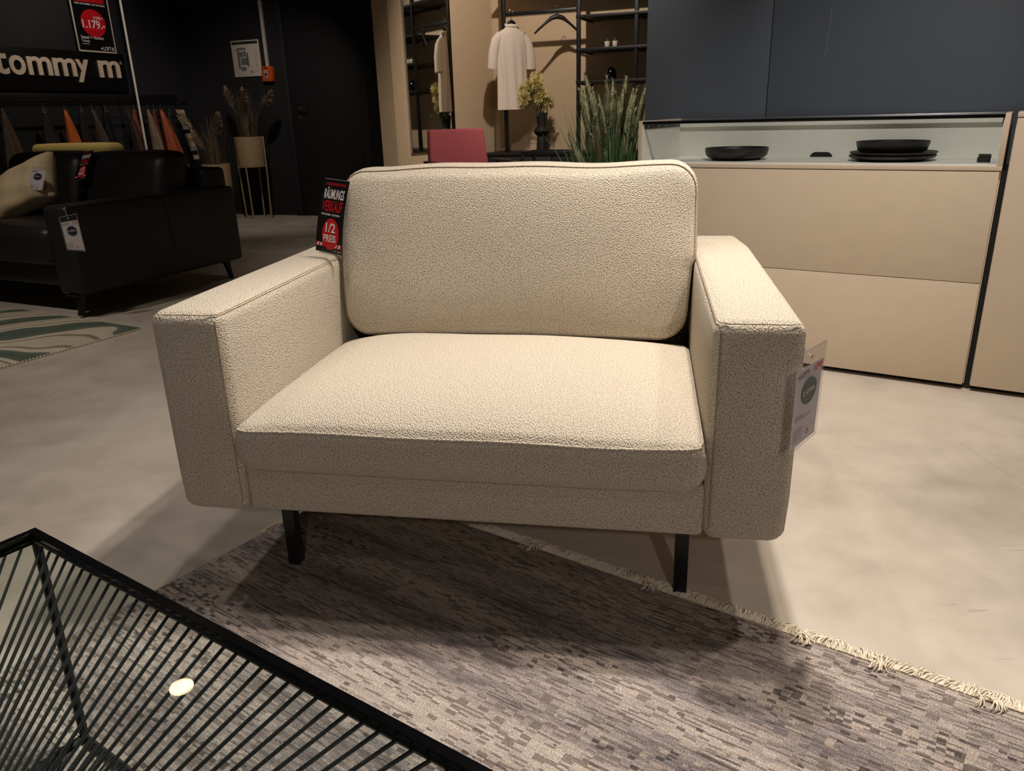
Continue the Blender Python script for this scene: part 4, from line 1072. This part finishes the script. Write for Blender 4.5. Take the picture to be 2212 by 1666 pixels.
rk = empty('sample_rack', LWM @ Vector((-1.35, 1.30, 0)), YW + PI / 2, 'dark wall rail holding leather sample hides below the sign', 'rack')
box('backboard', -1.3, 1.13, -0.03, 0.0, 1.245, 1.325, 'blackwood', rk, r=0.003)
tube('rail', [(-1.3, -0.16, 1.225), (1.13, -0.16, 1.225)], 0.010, 'blackmetal', rk, n=10)
for x in (-1.2, 0.1, 1.10): box('rail_arm', x - 0.008, x + 0.008, -0.165, -0.028, 1.232, 1.248, 'blackmetal', rk)
def hide(v0, w_, rgb, length, label, idx, spread=1.0, skew=0.0):
    """folded leather hide gathered on a ring at the rail, flaring downwards"""
    h = empty('leather_sample', LWM @ Vector((v0, 1.14, 1.215)), YW + PI / 2, label, 'leather sample', 'leather sample hides on the rail')
    m = m_leather('sample_leather_%02d' % idx, rgb, 0.55)
    bm = bmesh.new(); rings = []; n = 44; rnd = random.Random(100 + idx); ph = rnd.uniform(0, 6); fq = rnd.choice((5, 6, 7))
    for j in range(15):
        t = j / 14; hw = (0.012 + (w_ / 2 - 0.012) * t ** 0.8); hd_ = 0.012 + 0.05 * t ** 0.7
        ring = []
        for k in range(n):
            a = 2 * PI * k / n; f = 1 + 0.26 * min(1, t * 2.5) * math.sin(fq * a + ph)
            ring.append(bm.verts.new((hw * math.cos(a) * (0.85 + 0.15 * f) + skew * t, hd_ * math.sin(a) * f + (0.055 if idx % 2 else -0.055) * t ** 0.6, -0.045 - length * t - 0.03 * t * math.cos(2 * a + ph))))
        rings.append(ring)
    for a, b in zip(rings, rings[1:]):
        for k in range(n): bm.faces.new((a[k], a[(k + 1) % n], b[(k + 1) % n], b[k]))
    bm.faces.new(rings[0])
    bmesh.ops.recalc_face_normals(bm, faces=bm.faces)
    finish('hide', bm, m, h, ang=None)
    tube('ring', [(0.018 * math.cos(t), -0.012, -0.052 + 0.018 * math.sin(t)) for t in [2 * PI * k / 16 for k in range(16)]], 0.0022, 'chrome', h, n=6, closed=True)
    tube('hook', [(0, 0, -0.045), (0, 0, -0.005), (0, -0.012, 0.012), (0, 0.0, 0.024), (0, 0.012, 0.012)], 0.0022, 'chrome', h, n=6)
    return h
hides = [(-2.42, .30, (92, 74, 58), .75, 'taupe leather hide hanging at the wall end of the rail', 0),
         (-2.02, .26, (52, 46, 46), .62, 'charcoal leather hide hanging beside the orange one', .10),
         (-1.80, .22, (196, 98, 34), .60, 'bright orange leather hide hanging on the sample rail', .02),
         (-1.62, .22, (46, 34, 32), .62, 'dark brown leather hide hanging right of the orange one', .06),
         (-1.49, .15, (74, 64, 52), .60, 'olive brown leather hide on the sample rail', .05),
         (-1.34, .22, (18, 18, 20), .62, 'black leather hide hanging in the middle of the rail', .06),
         (-1.07, .20, (54, 36, 30), .66, 'chocolate leather hide hanging past the black one', .06),
         (-0.98, .18, (130, 62, 42), .66, 'rust red leather hide half hidden beside the taupe fold', .08),
         (-0.80, .17, (122, 102, 86), .66, 'light taupe folded leather hide on the sample rail', .03),
         (-0.71, .16, (98, 48, 36), .66, 'reddish brown leather hide just behind the white pole', .03),
         (-0.62, .26, (156, 76, 46), .68, 'cognac leather hide hanging right of the white pole', .10),
         (-0.50, .14, (46, 36, 34), .60, 'narrow dark leather hide next to the swatch book', .05)]
for i, (v0, w_, rgb, L, lab_, sk) in enumerate(hides): hide(v0, w_, rgb, L, lab_, i, skew=sk)
sb = empty('swatch_book', LWM @ Vector((-0.36, 1.14, 1.215)), YW + PI / 2, 'fan of cream and grey fabric swatches hanging at the end of the rail', 'swatches')
tube('ring', [(0.018 * math.cos(t), 0, -0.02 + 0.018 * math.sin(t)) for t in [2 * PI * k / 16 for k in range(16)]], 0.0022, 'chrome', sb, n=6, closed=True)
tube('hook', [(0, 0, -0.005), (0, 0.012, 0.012), (0, 0.0, 0.024), (0, -0.012, 0.012)], 0.0022, 'chrome', sb, n=6)
for k in range(9):
    bm = bmesh.new(); add_box(bm, -0.055, 0.055, -0.004, 0.004, -0.16, 0.0, 0.003, 1)
    for v in bm.verts: v.co.y += 6 * (v.co.z) ** 2 * 0.25
    finish('swatch', bm, ('cream', 'lgrey', 'blackwood', 'cream', 'planter')[k % 5], sb, loc=(0.02 + 0.008 * k, -0.012 - 0.004 * k, -0.05 - 0.046 * k), rot=(-0.35, 0.0, 0.15))
tube('swatch_cord', [(0.0, 0, -0.038), (0.03, -0.012, -0.12), (0.085, -0.040, -0.46)], 0.003, 'dark', sb, n=5)

# ------------------------------------------------------------------ planters with dried grass
def planter(name, u, v, r, z0, z1, legs, label, plumes):
    p = empty(name, Wp(u, v), YW, label, 'planter')
    lathe('pot', [(r * 0.86, z0), (r * 0.90, z0 + 0.004), (r, z1), (r - 0.006, z1), (r - 0.008, z1 - 0.03)], 'planter', p, n=36)
    lathe('soil', [(r - 0.009, z1 - 0.035), (0.01, z1 - 0.03)], 'soil', p, n=24)
    if legs:
        for a in (0.25, 0.25 + PI / 2, 0.25 + PI, 0.25 + 1.5 * PI):
            ca, sa = math.cos(a), math.sin(a)
            tube('leg', [(ca * (r + 0.008), sa * (r + 0.008), z1), (ca * (r + 0.006), sa * (r + 0.006), z0), (ca * (r - 0.012), sa * (r - 0.012), 0.0)], 0.008, 'planter', p, n=8)
        bm = bmesh.new(); add_tube(bm, [((r * 0.93) * math.cos(2 * PI * k / 32), (r * 0.93) * math.sin(2 * PI * k / 32), z0 - 0.006) for k in range(32)], 0.006, 6, closed=True)
        finish('support_ring', bm, 'planter', p)
    g = empty('dried_grass', Wp(u, v, z1 - 0.035), YW, 'dried pampas grass with feathery plumes standing in the ' + ('tall-legged' if legs else 'low') + ' planter', 'dried grass')
    bm = bmesh.new()
    for k in range(95):
        a = random.uniform(0, 2 * PI); q = random.uniform(0, r * 0.8); L = random.uniform(0.25, 0.55); le = random.uniform(0.0, 0.14)
        ps = [Vector((q * math.cos(a) + le * math.cos(a) * t * t, q * math.sin(a) + le * math.sin(a) * t * t, L * t)) for t in (0, 0.33, 0.66, 1)]
        ribbon(bm, ps, [0.003, 0.0028, 0.002, 0.0004], (-math.sin(a), math.cos(a), 0), 0.3)
    for dx, dz, tilt in plumes:
        add_tube(bm, [(dx * 0.15, 0, 0), (dx * 0.5, 0, dz * 0.6), (dx, 0, dz)], 0.003, 5)
    tag(finish('stalks', bm, 'drystem', g, ang=None), kind='stuff')
    for dx, dz, tilt in plumes:
        bm = bmesh.new(); rnd = random.Random(int(dx * 1000) + 5)
        for q in range(420):
            t = rnd.random(); a = rnd.uniform(0, 2 * PI); wv = 0.052 * math.sin(PI * min(1, 0.15 + 0.8 * t)) ** 0.8
            p0 = Vector((0, 0, 0.22 * t - 0.02)); L = wv * rnd.uniform(0.7, 1.25)
            e = p0 + Vector((math.cos(a) * L, math.sin(a) * L, 0.035 * rnd.uniform(0.3, 1.3))); s = Vector((-math.sin(a), math.cos(a), 0.4)) * 0.0032
            bm.faces.new((bm.verts.new(p0 - s * .5), bm.verts.new(p0 + s * .5), bm.verts.new(e + s), bm.verts.new(e - s)))
        finish('plume', bm, 'pampas', g, smooth=False, loc=(dx, 0, dz), rot=(0, tilt, 0))
    return p
planter('tall_planter', -0.295, -0.30, 0.155, 0.565, 0.868, True, 'sand-coloured round planter on slim legs by the black wall', [(-0.15, 0.34, -0.35), (0.22, 0.32, 0.75), (-0.02, 0.30, 0.1)])
planter('low_planter', -0.60, -0.52, 0.148, 0.0, 0.60, False, 'low sand-coloured planter half hidden behind the black sofa', [(-0.26, 0.42, -0.75), (0.08, 0.34, 0.2), (-0.13, 0.20, -0.6)])

# ------------------------------------------------------------------ floor plan, alarm box, conduit on the back wall
fp = empty('escape_plan', Wp(-0.60, -0.001, 1.485), YW, 'white framed building floor plan on the black wall', 'sign')
box('plan_board', 0, 0.365, -0.014, 0.0, 0, 0.365, 'whiteframe', fp, r=0.003)
fc = Card(fp, (0, -0.0142, 0), (0.365, -0.0142, 0), (0, -0.0142, 0.365), (0.365, -0.0142, 0.365), 0.365, 0.365)
fc.rects('header_bar', 'greenprint', [(0.012, 0.353, 0.325, 0.353)])
fc.rects('plan_rooms', 'grey', [(0.07, 0.10, 0.08, 0.29), (0.10, 0.19, 0.27, 0.29), (0.10, 0.15, 0.20, 0.25), (0.11, 0.20, 0.12, 0.19), (0.19, 0.215, 0.10, 0.24), (0.10, 0.17, 0.06, 0.10), (0.155, 0.185, 0.20, 0.26)])
fc.rects('plan_legend', 'lgrey', [(0.30, 0.34, 0.05 + 0.03 * k, 0.056 + 0.03 * k) for k in range(8)] + [(0.03, 0.05, 0.26, 0.28), (0.22, 0.26, 0.03, 0.06)])
al = empty('fire_alarm', Wp(-0.215, 0, 1.425), YW, 'small orange fire alarm call box under the white conduit', 'alarm')
box('alarm_case', 0, 0.135, -0.05, 0.0, 0, 0.150, 'orange', al, r=0.006)
box('alarm_window', 0.035, 0.085, -0.053, -0.0495, 0.030, 0.115, 'lgrey', al, r=0.001)
lathe('push_button', [(0.014, 0), (0.014, 0.004), (0.010, 0.006)], 'ink', al, n=16, loc=(0.060, -0.053, 0.07), rot=(PI / 2, 0, 0))
ac = Card(al, (0, -0.0502, 0), (0.135, -0.0502, 0), (0, -0.0502, 0.15), (0.135, -0.0502, 0.15), 0.135, 0.15)
ac.rects('label_bar', 'ink', [(0.03, 0.09, 0.126, 0.137)])
cdt = empty('cable_conduit', Wp(-0.148, 0, 1.576), YW, 'white cable conduit running down to the orange alarm box', 'conduit')
box('conduit_duct', -0.016, 0.016, -0.030, -0.001, 0.0, 1.52, 'whitepole', cdt, r=0.003)
box('conduit_clip', -0.02, 0.02, -0.032, -0.0005, 0.60, 0.63, 'whitepole', cdt, r=0.002)

# ------------------------------------------------------------------ track spot seen as a reflection in the glass top
lp = empty('ceiling_spotlight', (-1.94, 3.59, 2.82), 0.0, 'round ceiling spotlight above the aisle', 'lamp')
lathe('lamp_housing', [(0.075, 0.0), (0.080, 0.005), (0.080, 0.16), (0.03, 0.18), (0.02, 0.28)], 'blackmetal', lp, n=28)
lathe('lamp_lens', [(0.066, -0.0015), (0.066, -0.001)], 'bulb', lp, n=28)
